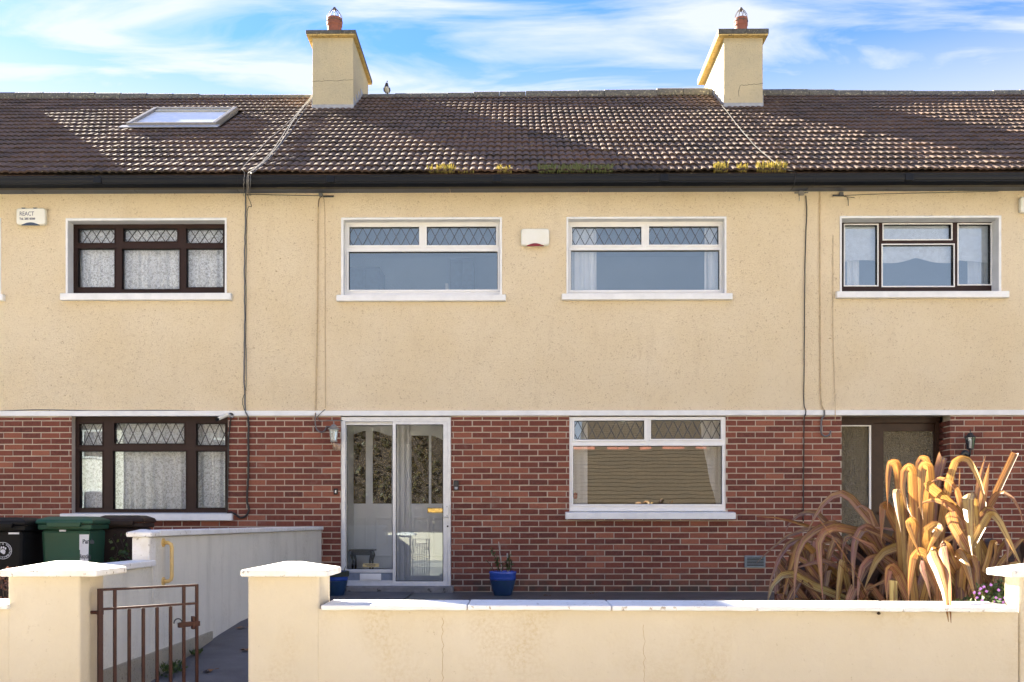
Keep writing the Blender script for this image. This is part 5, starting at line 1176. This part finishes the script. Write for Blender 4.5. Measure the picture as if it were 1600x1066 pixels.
pr_, c, rr = pot('blue glazed pot with small shoots and a cane by the wall', c, 0.165, 0.292, 3, True, ('blueglaze', 'blueglazed'))
zs = 0.28
tp = thing('potted_plant', 'sparse green shoots with a pale cane growing in the right blue pot', 'plant', (c.x, c.y, zs))
m = MB(); m.tube([(c.x-0.005, c.y, zs-0.03), (c.x-0.05, c.y-0.01, zs+0.37)], 0.005, 6); m.build('cane', M['cane'], tp)
m = MB(); m.tube([(c.x+0.065, c.y, zs-0.02), (c.x+0.055, c.y, zs+0.23)], 0.0085, 8); m.build('cut_stem', M['cane'], tp)
stm = MB(); lv = MB()
for (bx, tx, tz, n_) in ((-0.03, -0.135, 0.28, 12), (-0.09, -0.20, 0.15, 3), (-0.06, -0.07, 0.20, 26), (0.06, 0.075, 0.22, 34), (0.09, 0.10, 0.16, 26), (0.05, 0.04, 0.15, 20), (-0.02, 0.0, 0.12, 8)):
    a_ = Vector((c.x+bx, c.y, zs-0.02)); b_2 = Vector((c.x+tx, c.y-0.02, zs+tz)); stm.tube([a_, a_.lerp(b_2, .5) + Vector((0.012,0,0)), b_2], [0.006, 0.0045, 0.003], 6)
    for j in range(n_):
        p = a_.lerp(b_2, rr.uniform(0.25, 1)); d_ = (rvec(rr) + Vector((0,-0.4,0.5))).normalized(); leaf_quad(lv, p, d_, rvec(rr), rr.uniform(0.03, 0.055), rr.uniform(0.014, 0.022), rr.random())
stm.build('stems', M['stem'], tp); lv.build('foliage', M['leaf'], tp)
c = P(524, 930, 11.25); c.z = 0.0
pl_, c, rr = pot('dark blue pot half hidden behind the gate pillar cap', c, 0.155, 0.30, 4, False, ('blueglaze', 'blueglazed'))
m = MB(); m.lathe([(0.16, 0.24), (0.165, 0.30), (0.15, 0.305), (0.13, 0.28)], c, 24); m.build('mossy_lip', simple('dark_mossy_lip', (0.03, 0.04, 0.03), 0.7), pl_)
tp = thing('potted_plant', 'thin grassy shoot in the dark blue pot beside the porch frame', 'plant', (c.x, c.y, 0.29)); lv = MB()
for j in range(14):
    a_ = Vector((c.x + rr.uniform(-.02, .1), c.y, 0.27)); d_ = Vector((rr.uniform(-.5,.5), rr.uniform(-.3,.1), 1)).normalized(); leaf_quad(lv, a_, d_, Vector((0,-1,0)), rr.uniform(0.06, 0.12), 0.012, rr.random())
lv.build('foliage', M['leaf'], tp)

# ------------------------------------------------------------------ lanterns, alarm boxes, camera, bells
def lantern(lab, px, ytop, ybot, mats, wall_px, lean):
    Y = YF - 0.15; zt_, zb_ = PZ(ytop, px, Y), PZ(ybot, px, Y); H_ = zt_-zb_; c = Vector((PX(px, Y), Y, zb_)); r = 0.062
    t = thing('wall_lantern', lab, 'wall lamp', (c.x, YF - 0.005, zb_), 'coach lanterns on the brick wall'); a_, b2 = M[mats[0]], M[mats[1]]
    m = MB(); m.lathe([(0.002, H_), (0.006, H_*0.96), (0.009, H_*0.93), (0.005, H_*0.89), (0.012, H_*0.87), (0.03, H_*0.855), (0.036, H_*0.80), (r*1.25, H_*0.715), (r*1.28, H_*0.70), (r*0.9, H_*0.695)], c, 6 if mats[0] == 'iron' else 20); m.build('roof', a_, t)
    zg0, zg1 = H_*0.30, H_*0.69
    for k in range(6):
        a2 = math.pi/3*k + math.pi/6
        m = MB(); m.tube([c + Vector((r*0.62*math.cos(a2), r*0.62*math.sin(a2), zg0)), c + Vector((r*0.92*math.cos(a2), r*0.92*math.sin(a2), zg1))], 0.005, 5); m.build('glazing_bar', a_, t)
        a3 = a2 + math.pi/3; m = MB(); m.add([c + Vector((r*0.6*math.cos(a2), r*0.6*math.sin(a2), zg0)), c + Vector((r*0.6*math.cos(a3), r*0.6*math.sin(a3), zg0)), c + Vector((r*0.9*math.cos(a3), r*0.9*math.sin(a3), zg1)), c + Vector((r*0.9*math.cos(a2), r*0.9*math.sin(a2), zg1))], [(0,1,2,3)]); m.build('pane', M['glass'], t)
    m = MB(); m.lathe([(0.012, zg0), (0.015, zg0+0.02), (0.017, zg1*0.9), (0.006, zg1*0.95)], c, 12); m.build('lamp_tube', M['bulb'], t)
    m = MB(); m.lathe([(0.012, zg0-0.02), (r*0.72, zg0-0.012), (r*0.72, zg0+0.004), (0.012, zg0+0.006)], c, 6 if mats[0] == 'iron' else 20); m.build('base_ring', a_, t)
    wx = PX(wall_px, YF - 0.01); zp = zb_ + H_*0.12
    m = MB(); m.tube(spline([c + Vector((0,0,zg0-0.015)), c + Vector((0,0,H_*0.14)), c + Vector((0,0.02,H_*0.03)), Vector((wx, YF-0.07, zp-0.02)), Vector((wx, YF-0.01, zp))], 14), 0.0105, 8); m.build('bracket_arm', b2, t, smooth=True)
    m = MB(); n = 20; m.tube([(wx, YF-0.003, zp), (wx, YF-0.016, zp), (wx, YF-0.026, zp)], [0.052, 0.052, 0.03], 20); m.build('wall_plate', b2, t, 0.003)
lantern('weathered grey lantern with copper wall plate left of the porch door', 521.5, 657.5, 702.5, ('pewter', 'copper'), 526, 0)
lantern('black coach lantern on the brick pier right of the recessed door', 1516, 670.5, 714, ('iron', 'iron'), 1508, 0)
def rrect(x0, x1, z0, z1, r, n=5):
    out = []
    for (cx, cz, a0) in ((x1-r, z0+r, -90), (x1-r, z1-r, 0), (x0+r, z1-r, 90), (x0+r, z0+r, 180)):
        for i in range(n+1): t = R(a0 + 90*i/n); out.append((cx + r*math.cos(t), cz + r*math.sin(t)))
    return out
def alarm(lab, px, red, text):
    x0, x1, z0, z1 = rect(*px, YF-0.07); t = thing('alarm_box', lab, 'alarm box', ((x0+x1)/2, YF, z0), 'burglar alarm boxes under the eaves')
    m = MB(); m.prism_y(rrect(x0, x1, z0, z1, 0.035), YF-0.072, YF-0.002); m.build('cover', M['alarm'], t, 0.018, seg=3)
    w = x1-x0; zc = z0; n = 14; pr = [(x0 + w*(0.2+0.6*i/n), zc - 0.004 + (0.030)*math.sin(math.pi*i/n)) for i in range(n+1)]
    pr = pr + [(x1 - w*0.2, zc-0.010), (x0 + w*0.2, zc-0.010)]
    m = MB(); m.prism_y(pr, YF-0.0765, YF-0.06); m.build('strobe' if red else 'lens', M['strobe'] if red else M['navy'], t)
    if text:
        for (a_, b2) in ((0.18, 0.32), (0.58, 0.72)):
            m = MB(); m.prism_y([(x0 + w*a_, z1+0.002), (x0 + w*(a_+0.03), z1-0.010), (x0 + w*(b2-0.03), z1-0.010), (x0 + w*b2, z1+0.002)], YF-0.0735, YF-0.05); m.build('top_notch', M['navy'], t)
        hz = z1-z0
        text_obj('REACT', hz*0.36, M['print_red'], 'alarm_lettering', t, (x0 + w*0.12, YF-0.073, z0 + hz*0.53), (R(90),0,0), 0.001, 0.80, bold=0.0002)
        text_obj('Tel. 285 8588', hz*0.17, M['print_red'], 'alarm_lettering', t, (x0 + w*0.12, YF-0.073, z0 + hz*0.29), (R(90),0,0), 0.001, 1.0, bold=0.0012)
alarm('white alarm box with dark lettering left of the brown upstairs window', (25, 70.5, 325, 351), False, True)
alarm('plain white alarm box with red strobe between the two white upstairs windows', (814, 858.5, 357, 383.5), True, False)
alarm('white alarm box cut off at the right edge under the eaves', (1595, 1640, 307, 332), True, False)
c = P(346, 652, YF - 0.06); t = thing('security_camera', 'small white and black security camera under the band above the brown window', 'camera', (P(356, 649, YF).x, YF-0.03, c.z))
a_ = P(356, 648, YF-0.05); b2 = P(340, 655, YF-0.17); m = MB(); m.tube([a_, b2], 0.024, 12); m.build('housing', M['alarm'], t, 0.003)
d_ = (b2-a_).normalized(); m = MB(); m.tube([b2 - d_*0.004, b2 + d_*0.02], 0.026, 12); m.build('lens_hood', M['black'], t)
m = MB(); e = P(361, 649, YF-0.03); m.tube([e + Vector((0,0.025,0)), e], 0.034, 14); m.tube([e, a_], 0.014, 8); m.build('mount', M['lead'], t)
q = rect(521, 527.5, 763.5, 773, YF-0.03); t = thing('doorbell', 'small black doorbell with white button left of the porch frame', 'doorbell', ((q[0]+q[1])/2, YF, q[2]))
m = MB(); m.box(q[0], q[1], YF-0.03, YF-0.004, q[2], q[3]); m.build('case', M['black'], t, 0.006); m = MB(); m.box(q[0]+0.018, q[1]-0.016, YF-0.036, YF-0.03, q[2]+0.022, q[3]-0.022); m.build('button', M['pvc'], t, 0.003)
q = rect(709, 716.5, 751, 766.5, YF-0.04); t = thing('key_safe', 'dark key safe box on the brick right of the porch door', 'key safe', ((q[0]+q[1])/2, YF, q[2]))
m = MB(); m.box(q[0], q[1], YF-0.045, YF-0.004, q[2], q[3]); m.build('case', M['iron'], t, 0.012); m = MB(); m.box(q[0]+0.012, q[1]-0.012, YF-0.052, YF-0.044, q[2]+0.012, q[2]+0.045); m.build('button_pad', M['lead'], t, 0.004)

# ------------------------------------------------------------------ cables
def cable(name, lab, pts, r, mat, Y=None, cat='cable', group='cables on the terrace front', n=None, wig=0.0, seed=0):
    rr = random.Random(seed); P3 = []
    for p in pts:
        if len(p) == 3: P3.append(P(p[0], p[1], p[2]))
        else: P3.append(P(p[0], p[1], Y))
    c = spline(P3, n or len(P3)*5)
    if wig: c = [q + Vector((rr.uniform(-wig, wig), rr.uniform(-wig, 0)*0.5, 0)) for q in c]
    m = MB(); m.tube(c, r, 6); o = m.build(name, M[mat], None, 0, True); return tag(o, lab, cat, group)
YC = YF - 0.012; YB = YF - 0.018
def rp(x, y, n=0.05):
    v = P_roof(x, y, n); return v
def cable_roof(name, lab, px, r, mat, n=0.05, tail=None, wig=0.004, seed=0):
    rr = random.Random(seed); c = spline([rp(x, y, n) for x, y in px] + ([Vector(q) for q in tail] if tail else []), len(px)*7)
    c = [q + Vector((rr.uniform(-wig, wig), 0, rr.uniform(0, wig*2))) for q in c]
    m = MB(); m.tube(c, r, 6); return tag(m.build(name, M[mat], None, 0, True), lab, 'cable', 'cables crossing the roof')
tl = lambda x: [P(x+1, 271, 11.585), P(x, 285, 11.57), P(x-0.5, 300, 11.72), P(x-0.5, 306, YC)]
cable_roof('roof_cable', 'pale cable from the left chimney, uppermost of the bundle down the roof', [(487, 150), (470, 172), (456, 190), (440, 215), (424, 238), (405, 258), (390, 270)], 0.0055, 'cablew', 0.058, tl(388), seed=1)
cable_roof('roof_cable', 'pale cable in the middle of the bundle on the roof below the left chimney', [(488, 152), (473, 170), (458, 190), (446, 212), (431, 233), (412, 254), (394, 268)], 0.0055, 'cablew', 0.062, tl(386), seed=2)
cable_roof('roof_cable', 'dark cable along the right side of the bundle below the left chimney', [(488, 154), (477, 170), (462, 194), (444, 220), (428, 240), (408, 260), (394, 271)], 0.005, 'cableg', 0.055, tl(391), seed=3)
cable_roof('roof_cable', 'thin cable straying left of the bundle towards the gutter', [(487, 151), (462, 180), (440, 202), (420, 218), (400, 240), (380, 262)], 0.0035, 'cablew', 0.056, tl(381), seed=4)
cable_roof('roof_cable', 'single pale cable from the right chimney down to the gutter', [(1111, 145), (1124, 160), (1140, 180), (1160, 206), (1180, 228), (1203, 248), (1226, 264), (1241, 269)], 0.0036, 'cabled', 0.056, [P(1243, 274, 11.585), P(1241, 289, 11.575), P(1236, 298, 11.735)], seed=5)
cable('wall_cable', 'dark cable bundle running down the render at the left party line', [(384, 300), (383.5, 340), (382, 420), (382.5, 500), (381.5, 580), (383, 636), (385, 646, YF-0.045), (388, 652, YF-0.045)], 0.009, 'cableg', YC, n=60, wig=0.004, seed=6)
cable('wall_cable', 'thin dark strand beside the cable bundle at the left party line', [(386, 303), (393, 322), (386.5, 330), (385, 400), (384, 520), (385, 600), (379, 625), (382, 642)], 0.0035, 'cableb', YC-0.008, n=60, wig=0.004, seed=7)
cable('wall_cable', 'thick black cable down the brick curving back to the brown window', [(388, 652), (388.5, 690), (388, 740), (386, 780), (389, 797), (384, 806), (376, 809), (368, 804), (360, 800)], 0.013, 'cableb', YB-0.012, n=60, wig=0.003, seed=8)
cable('wall_cable', 'black cable along the right edge of the brown ground floor window', [(361, 652, YF-0.05), (359, 668), (357, 690), (356.5, 730), (355.5, 770), (354.5, 799), (360, 801)], 0.010, 'cableb', YB, n=50, wig=0.002, seed=9)
cable('wall_cable', 'grey cable lying along the top of the band over the left house', [(-10, 643), (60, 640.5), (150, 642), (250, 641.5), (340, 643), (382, 644)], 0.006, 'cableg', YF-0.02, n=60, wig=0.003, seed=10)
cable('wall_cable', 'thin cable under the eaves running to the junction left of the white window', [(386, 304), (420, 304.5), (470, 305.5), (500, 306)], 0.004, 'cableb', YC-0.01, n=30, seed=11)
cable('wall_cable', 'thick painted over cable down the render left of the porch', [(501, 308), (497, 325), (496.5, 420), (495.5, 520), (494, 600), (493, 640), (493, 648, YF-0.05)], 0.0095, 'cablec', YC, n=50, wig=0.001, seed=12)
cable('wall_cable', 'thin painted cable down the render just right of the thicker one', [(504, 309), (507, 322), (508, 420), (508, 520), (508.5, 600), (508.5, 638)], 0.0045, 'cablec', YC+0.006, n=50, wig=0.001, seed=13)
cable('wall_cable', 'grey flex looping below the band into the weathered lantern', [(493, 646, YF-0.05), (492.5, 660), (495, 671), (502, 675.5), (508, 672), (510, 667), (516, 667)], 0.008, 'cableg', YB-0.02, n=40, seed=14)
cable('wall_cable', 'white flex hooking under the band towards the porch frame', [(508, 640, YF-0.02), (502, 645, YF-0.05), (496, 652), (499, 657.5), (506, 658), (520, 657), (536, 657.5)], 0.005, 'cableg', YB-0.02, n=40, seed=15)
cable('wall_cable', 'black cable hanging down the render and brick at the right party line', [(1259, 306), (1260.5, 330), (1259, 370), (1257.5, 430), (1257, 500), (1256.5, 570), (1256, 628), (1259, 641, YF-0.04), (1258.5, 648, YF-0.045), (1256.5, 656), (1256, 700), (1255.5, 760), (1255, 815)], 0.0065, 'cableb', YC-0.006, n=90, wig=0.0012, seed=16)
cable('wall_cable', 'painted conduit running down the render beside the right party line', [(1281, 300), (1281, 400), (1281.5, 500), (1282, 600), (1284, 632), (1288, 641, YF-0.035)], 0.0085, 'cablec', YC, n=40, seed=17)
cable('wall_cable', 'grey hook of conduit below the band near the right doorway', [(1288, 641, YF-0.045), (1288, 649, YF-0.045), (1284, 655), (1283, 668), (1284, 678), (1290, 682), (1296, 679), (1298, 673)], 0.011, 'cableg', YB-0.015, n=40, seed=18)
cable('wall_cable', 'thin faded wire down the render left of the right brown window', [(1301.5, 368), (1301.5, 440), (1301.5, 520), (1304, 600), (1305, 640, YF-0.04), (1305, 658)], 0.004, 'cablec', YC, n=40, seed=19)
cable('wall_cable', 'thin wire under the eaves above the right brown window', [(1335, 309), (1319, 306), (1380, 303), (1450, 301.5), (1560, 299)], 0.003, 'cableb', YC-0.008, n=40, seed=20)
def junction(lab, x, y, kind):
    c = P(x, y, YF-0.03); t = thing('cable_junction', lab, 'junction box', (c.x, YF, c.z-0.02), 'cable clamps under the eaves')
    if kind == 'white':
        m = MB(); m.obox(c, (1,0,0), (0,1,0), (0,0,1), 0.035, 0.02, 0.028); m.build('body', M['cablew'], t, 0.012)
        m = MB(); m.tube([c + Vector((-0.085, 0, 0.004)), c + Vector((0.085, 0, 0.008))], 0.009, 8); m.tube([c + Vector((-0.025, 0, -0.02)), c + Vector((-0.027, 0, -0.10))], 0.004, 6); m.build('glands', M['cablew'], t)
    else:
        m = MB(); m.obox(c + Vector((-0.03, 0, 0.02)), (1,0,0), (0,1,0), (0,0,1), 0.025, 0.02, 0.02); m.build('body', M['cableg'], t, 0.006)
        m = MB(); s = kind; m.tube([c, c + Vector((s*0.135, 0, 0.0))], 0.012, 8); m.build('clamp', M['iron'], t)
        m = MB(); m.tube(spline([c + Vector((-0.01,0,0)), c + Vector((-0.05*s,0,-0.03)), c + Vector((-0.06*s,0,-0.13))], 8), 0.004, 6); m.build('tail', M['cableb'], t)
junction('dark cable clamp under the eaves left of the first white window', 505, 307, 1)
junction('pale round cable junction under the eaves at the right party line', 1252, 302, 'white')
junction('dark cable clamp under the eaves above the right brown window', 1318, 305.5, -1)

# ------------------------------------------------------------------ roof weeds and the magpie
WD = [(668, 710, 1.0, 46, 'yellow moss tuft in the gutter, leftmost above the first white window'), (716, 740, 0.6, 12, 'thin yellow sprig in the gutter right of the leftmost tuft'), (777, 800, 0.8, 22, 'small yellow tuft in the gutter above the plain alarm box'), (842, 868, 1.0, 40, 'green shaded tuft in the gutter, first right of the alarm box'), (870, 915, 1.0, 60, 'broad green shaded tuft in the gutter above the second white window'), (918, 958, 0.9, 54, 'green shaded tuft in the gutter, rightmost of the three shaded ones'), (1116, 1138, 1.1, 40, 'upright yellow tuft in the gutter below the right chimney'), (1150, 1168, 0.9, 28, 'small yellow tuft between two larger ones below the right chimney'), (1183, 1228, 1.1, 76, 'wide yellow tuft in the gutter beside the single roof cable')]
rr = random.Random(61)
for (x0, x1, hs_, n_, lab) in WD:
    c = P_roof((x0+x1)/2, 271, 0.02); t = thing('moss_tuft', lab, 'moss tuft', c, 'weeds growing at the gutter'); m = MB()
    for i in range(int(n_*2.2)):
        x = PX(rr.uniform(x0, x1), 11.66); b = Vector((x, 11.645 + rr.uniform(0, 0.06), 5.19 + rr.uniform(0, 0.03))); h_ = rr.uniform(0.05, 0.125)*hs_
        d_ = Vector((rr.uniform(-.35,.35), rr.uniform(-.4,.1), 1)).normalized(); leaf_quad(m, b, d_, Vector((rr.uniform(-.6,.6), -1, 0)).normalized(), h_, rr.uniform(0.009, 0.016), rr.random())
        if i % 3 == 0: leaf_quad(m, b + d_*h_*0.5, (d_ + rvec(rr)*0.8).normalized(), Vector((0,-1,0)), h_*0.6, 0.008, rr.random())
    m.build('shoots', M['weedshade' if 'shaded' in lab else 'weed'], t)
bp_ = P(604, 144, YRG - 0.03); bz = ZRG + 0.075
bird = thing('magpie', 'small black and white magpie perched on the ridge beside the left chimney', 'bird', (bp_.x, YRG, bz))
def skin_body(name, verts, edges, radii, mat, parent, sub=2):
    me = bpy.data.meshes.new(name); o0 = Vector(verts[0]); me.from_pydata([Vector(v) - o0 for v in verts], edges, []); ob = bpy.data.objects.new(name, me); COL.objects.link(ob)
    ob.modifiers.new('skin', 'SKIN'); lay = me.skin_vertices[0].data if me.skin_vertices else None
    if lay is None:
        bm_ = bmesh.new(); bm_.from_mesh(me); bm_.verts.layers.skin.verify(); bm_.to_mesh(me); bm_.free(); lay = me.skin_vertices[0].data
    for i, r in enumerate(radii): lay[i].radius = (r, r)
    lay[0].use_root = True
    s = ob.modifiers.new('sub', 'SUBSURF'); s.levels = sub; s.render_levels = sub
    ob.data.materials.append(mat); ob.parent = parent; ob.location = o0 - wl(parent); reg(ob, o0); return ob
bx, by = bp_.x, YRG
def magpie_mat():
    m, t, b = newmat('magpie_feathers'); sp = N(t, 'ShaderNodeSeparateXYZ'); tc_ = N(t, 'ShaderNodeTexCoord'); t.links.new(tc_.outputs['Object'], sp.inputs[0])
    mr = N(t, 'ShaderNodeMapRange'); mr.inputs[1].default_value = 0.028; mr.inputs[2].default_value = 0.036; t.links.new(sp.outputs[2], mr.inputs[0])
    c = mixnode(t, mr.outputs[0], (0.60, 0.60, 0.56), (0.012, 0.014, 0.024)); t.links.new(c, b.inputs['Base Color']); b.inputs['Roughness'].default_value = 0.5; return m
skin_body('body', [(bx, by, bz+0.055), (bx, by-0.02, bz+0.10), (bx+0.003, by-0.03, bz+0.135), (bx+0.006, by-0.035, bz+0.165), (bx, by+0.05, bz+0.03)], [(0,1),(1,2),(2,3),(0,4)], [0.046, 0.042, 0.026, 0.024, 0.022], magpie_mat(), bird)
m = MB(); m.tube([(bx+0.01, by-0.05, bz+0.168), (bx+0.022, by-0.075, bz+0.172), (bx+0.03, by-0.09, bz+0.168)], [0.009, 0.006, 0.001], 8); m.build('beak', M['feather_dark'], bird)
m = MB(); m.obox((bx, by+0.15, bz+0.01), (1,0,0), Vector((0,1,-0.25)).normalized(), Vector((0,0.25,1)).normalized(), 0.014, 0.10, 0.005); m.build('tail', M['feather_dark'], bird, 0.003)
for s in (-1, 1):
    m = MB(); m.tube([(bx + s*0.046, by-0.01, bz+0.085), (bx + s*0.046, by+0.03, bz+0.055), (bx + s*0.025, by+0.09, bz+0.03)], [0.012, 0.016, 0.004], 8); m.build('wing', M['feather_dark'], bird, smooth=True)
    m = MB(); m.tube([(bx + s*0.016, by, bz+0.03), (bx + s*0.018, by-0.004, bz-0.008)], 0.004, 6); m.tube([(bx + s*0.018, by-0.025, bz-0.006), (bx + s*0.018, by+0.015, bz-0.006)], 0.003, 5); m.build('leg', M['feather_dark'], bird)

# ------------------------------------------------------------------ fallen leaves, weeds at the wall foot
def path_z(y):
    for (a_, b2) in zip(ys[:-1], ys[1:]):
        if a_[0] <= y <= b2[0]: return a_[1] + (b2[1]-a_[1])*(y-a_[0])/(b2[0]-a_[0])
    return 0.0
def fallen(lab, x, y, Y, z, s, seed, mat='deadleaf'):
    rr = random.Random(seed); c = Vector((PX(x, Y), Y, z + 0.004)); m = MB(); n = 10; vs = [c + Vector((0,0,0.012*s/0.05))]
    for i in range(n): t = 2*math.pi*i/n; r_ = s*(0.75 + 0.35*math.cos(5*t)*rr.uniform(0.6,1)); vs.append(c + Vector((r_*math.cos(t), r_*math.sin(t)*1.2, rr.uniform(0, 0.02))))
    m.add(vs, [(0, i+1, (i+1) % n + 1) for i in range(n)], 0.5)
    m.tube([vs[1], vs[1] + Vector((s*0.6, 0, 0.006))], 0.002, 4); o = m.build('fallen_leaf', M[mat]); tag(o, lab, 'fallen leaf', 'fallen leaves on the ground')
fallen('curled brown fallen leaf on the dark path just right of the gate', 326, 1018, 6.55, path_z(6.55), 0.045, 1)
fallen('orange fallen leaf on the path at the foot of the gate pillar', 384, 992, 7.2, path_z(7.2), 0.05, 2)
fallen('small dark leaf on the path against the side wall', 376, 973, 8.05, path_z(8.05), 0.05, 3)
fallen('small brown leaf on the yard in front of the brick wall', 853, 933, 11.3, 0.0, 0.04, 4)
fallen('orange brown leaf on the yard left of the flax plant', 925, 931, 11.6, 0.0, 0.045, 5)
for (lab, x, Y, n_, s_, sd) in (('green weed at the foot of the side wall behind the gate bars', 254, 6.5, 120, 0.13, 1), ('small green weed at the foot of the wall beside the gate latch', 297, 7.05, 40, 0.07, 2)):
    rr = random.Random(sd); c = Vector((XS + 0.03, Y, path_z(Y))); t = thing('weed', lab, 'weed', c, 'weeds along the side wall'); m = MB()
    for i in range(n_):
        d_ = (rvec(rr) + Vector((0.4, -0.2, 0.9))).normalized(); p = c + Vector((rr.uniform(0, s_*0.8), rr.uniform(-s_, s_), rr.uniform(0, s_*0.5))); leaf_quad(m, p, d_, rvec(rr), rr.uniform(0.03, 0.05), rr.uniform(0.014, 0.025), rr.random())
    m.build('foliage', M['leaf'], t)

# ------------------------------------------------------------------ the other side of the street (seen only in the window panes; it also returns light)
def opp_house(lab, x0, x1, y, ze, zr, depth, wallm, win=True, chimney_x=None):
    t = thing('opposite_house', lab, 'house', ((x0+x1)/2, y - depth/2, -0.36), 'houses across the street')
    m = MB(); m.box(x0, x1, y - depth, y, -0.36, ze); m.build('wall', M[wallm], t)
    m = MB(); v = [(x0-0.2, y+0.35, ze-0.12), (x1+0.2, y+0.35, ze-0.12), (x1+0.2, y-depth/2, zr), (x0-0.2, y-depth/2, zr), (x0-0.2, y-depth-0.35, ze-0.12), (x1+0.2, y-depth-0.35, ze-0.12)]
    v2 = [(p[0], p[1], p[2]+0.1) for p in v]; m.add(v + v2, [(0,3,2,1), (3,4,5,2), (6,7,8,9), (9,8,11,10), (0,1,7,6), (4,10,11,5), (0,6,9,3), (3,9,10,4), (1,2,8,7), (2,5,11,8)]); rf = m.build('roof', M['opproof'], t)
    k = 0; L = math.hypot(depth/2+0.35, zr-ze+0.12); nrow = int(L/0.3)
    for i in range(nrow):
        u = (i+0.5)/nrow; yy = y+0.35 - (depth/2+0.35)*u; zz = ze-0.12 + (zr-ze+0.12)*u + 0.115; m = MB(); m.obox(((x0+x1)/2, yy, zz), (1,0,0), Vector((0, -(depth/2+0.35), zr-ze+0.12)).normalized(), Vector((0, zr-ze+0.12, depth/2+0.35)).normalized(), (x1-x0)/2+0.2, 0.125, 0.045); m.build('tile_course', M['opproof'], rf)
    x = x0-0.2
    while x < x1+0.2: m = MB(); m.box(x, x+0.44, y-depth/2-0.14, y-depth/2+0.14, zr+0.02, zr+0.19); m.build('ridge_tile', M['terracotta' if math.sin(x*5.3) > -0.2 else 'opproof'], rf, 0.02, seg=1); x += 0.45
    if win:
        n = max(2, int((x1-x0)/3)); 
        for i in range(n):
            for zz in ((1.0, 3.4) if ze > 4 else (0.0,)):
                xc = x0 + (x1-x0)*(i+0.5)/n; m = MB(); m.plate(xc-0.9, xc+0.9, zz, zz+1.15, [(xc-0.84, xc-0.03, zz+0.06, zz+1.09), (xc+0.03, xc+0.84, zz+0.06, zz+1.09)], y+0.0, y+0.05); w_ = m.build('window', M['pvc'], t)
                m = MB(); m.box(xc-0.85, xc+0.85, y+0.01, y+0.02, zz+0.05, zz+1.1); m.build('pane', M['black'], w_)
    if chimney_x:
        m = MB(); m.box(chimney_x, chimney_x+0.9, y-depth/2-0.4, y-depth/2+0.5, zr-0.8, zr+1.1); m.build('chimney', M['flank'], t)
opp_house('low bungalow with long brown tiled roof and orange ridge across the street', 1.2, 14.0, -10.5, 1.55, 3.75, 7.4, 'flank', True, None)
opp_house('pale rendered two storey house across the street facing the porch', -14.5, -6.5, -17.0, 4.9, 7.0, 7.0, 'flank', True, -8.0)
opp_house('pale rendered two storey house across the street at the far left', -25.0, -15.5, -13.0, 4.9, 7.0, 7.0, 'flank', True, -18)
opp_house('pale rendered two storey house across the street at the far right', 16.5, 30.0, -13.0, 4.9, 7.0, 7.0, 'flank', True, 20)
opp_house('pale rendered two storey house across the street beyond the bungalow', 4.0, 12.5, -26.0, 4.9, 6.6, 7.0, 'flank', True, 6)
m = MB(); m.box(-30, 30, -6.65, -6.45, -0.36, 0.55); tag(m.build('street_wall', M['front'], None, 0.01), 'long low rendered garden wall across the street', 'wall')
def hedge(lab, x0, x1, y, z1, n_, seed):
    rr = random.Random(seed); t = thing('hedge', lab, 'hedge', ((x0+x1)/2, y, -0.36)); m = MB()
    for i in range(n_): p = (rr.uniform(x0, x1), y + rr.uniform(-0.5, 0.5), rr.uniform(-0.2, z1 + 0.2*math.sin(i))); leaf_quad(m, p, rvec(rr), rvec(rr), rr.uniform(0.15, 0.28), 0.14, rr.random())
    m.build('foliage', M['hedge'], t)
    m = MB(); m.box(x0+0.15, x1-0.15, y-0.3, y+0.3, -0.36, z1-0.5); m.build('branches', M['stem'], t)
hedge('tall dark conifer hedge across the street facing the porch', -10.5, -2.4, -11.5, 5.4, 9000, 3)
hedge('dark green hedge across the street beside the bungalow', -1.6, 0.8, -9.5, 2.0, 1200, 4)
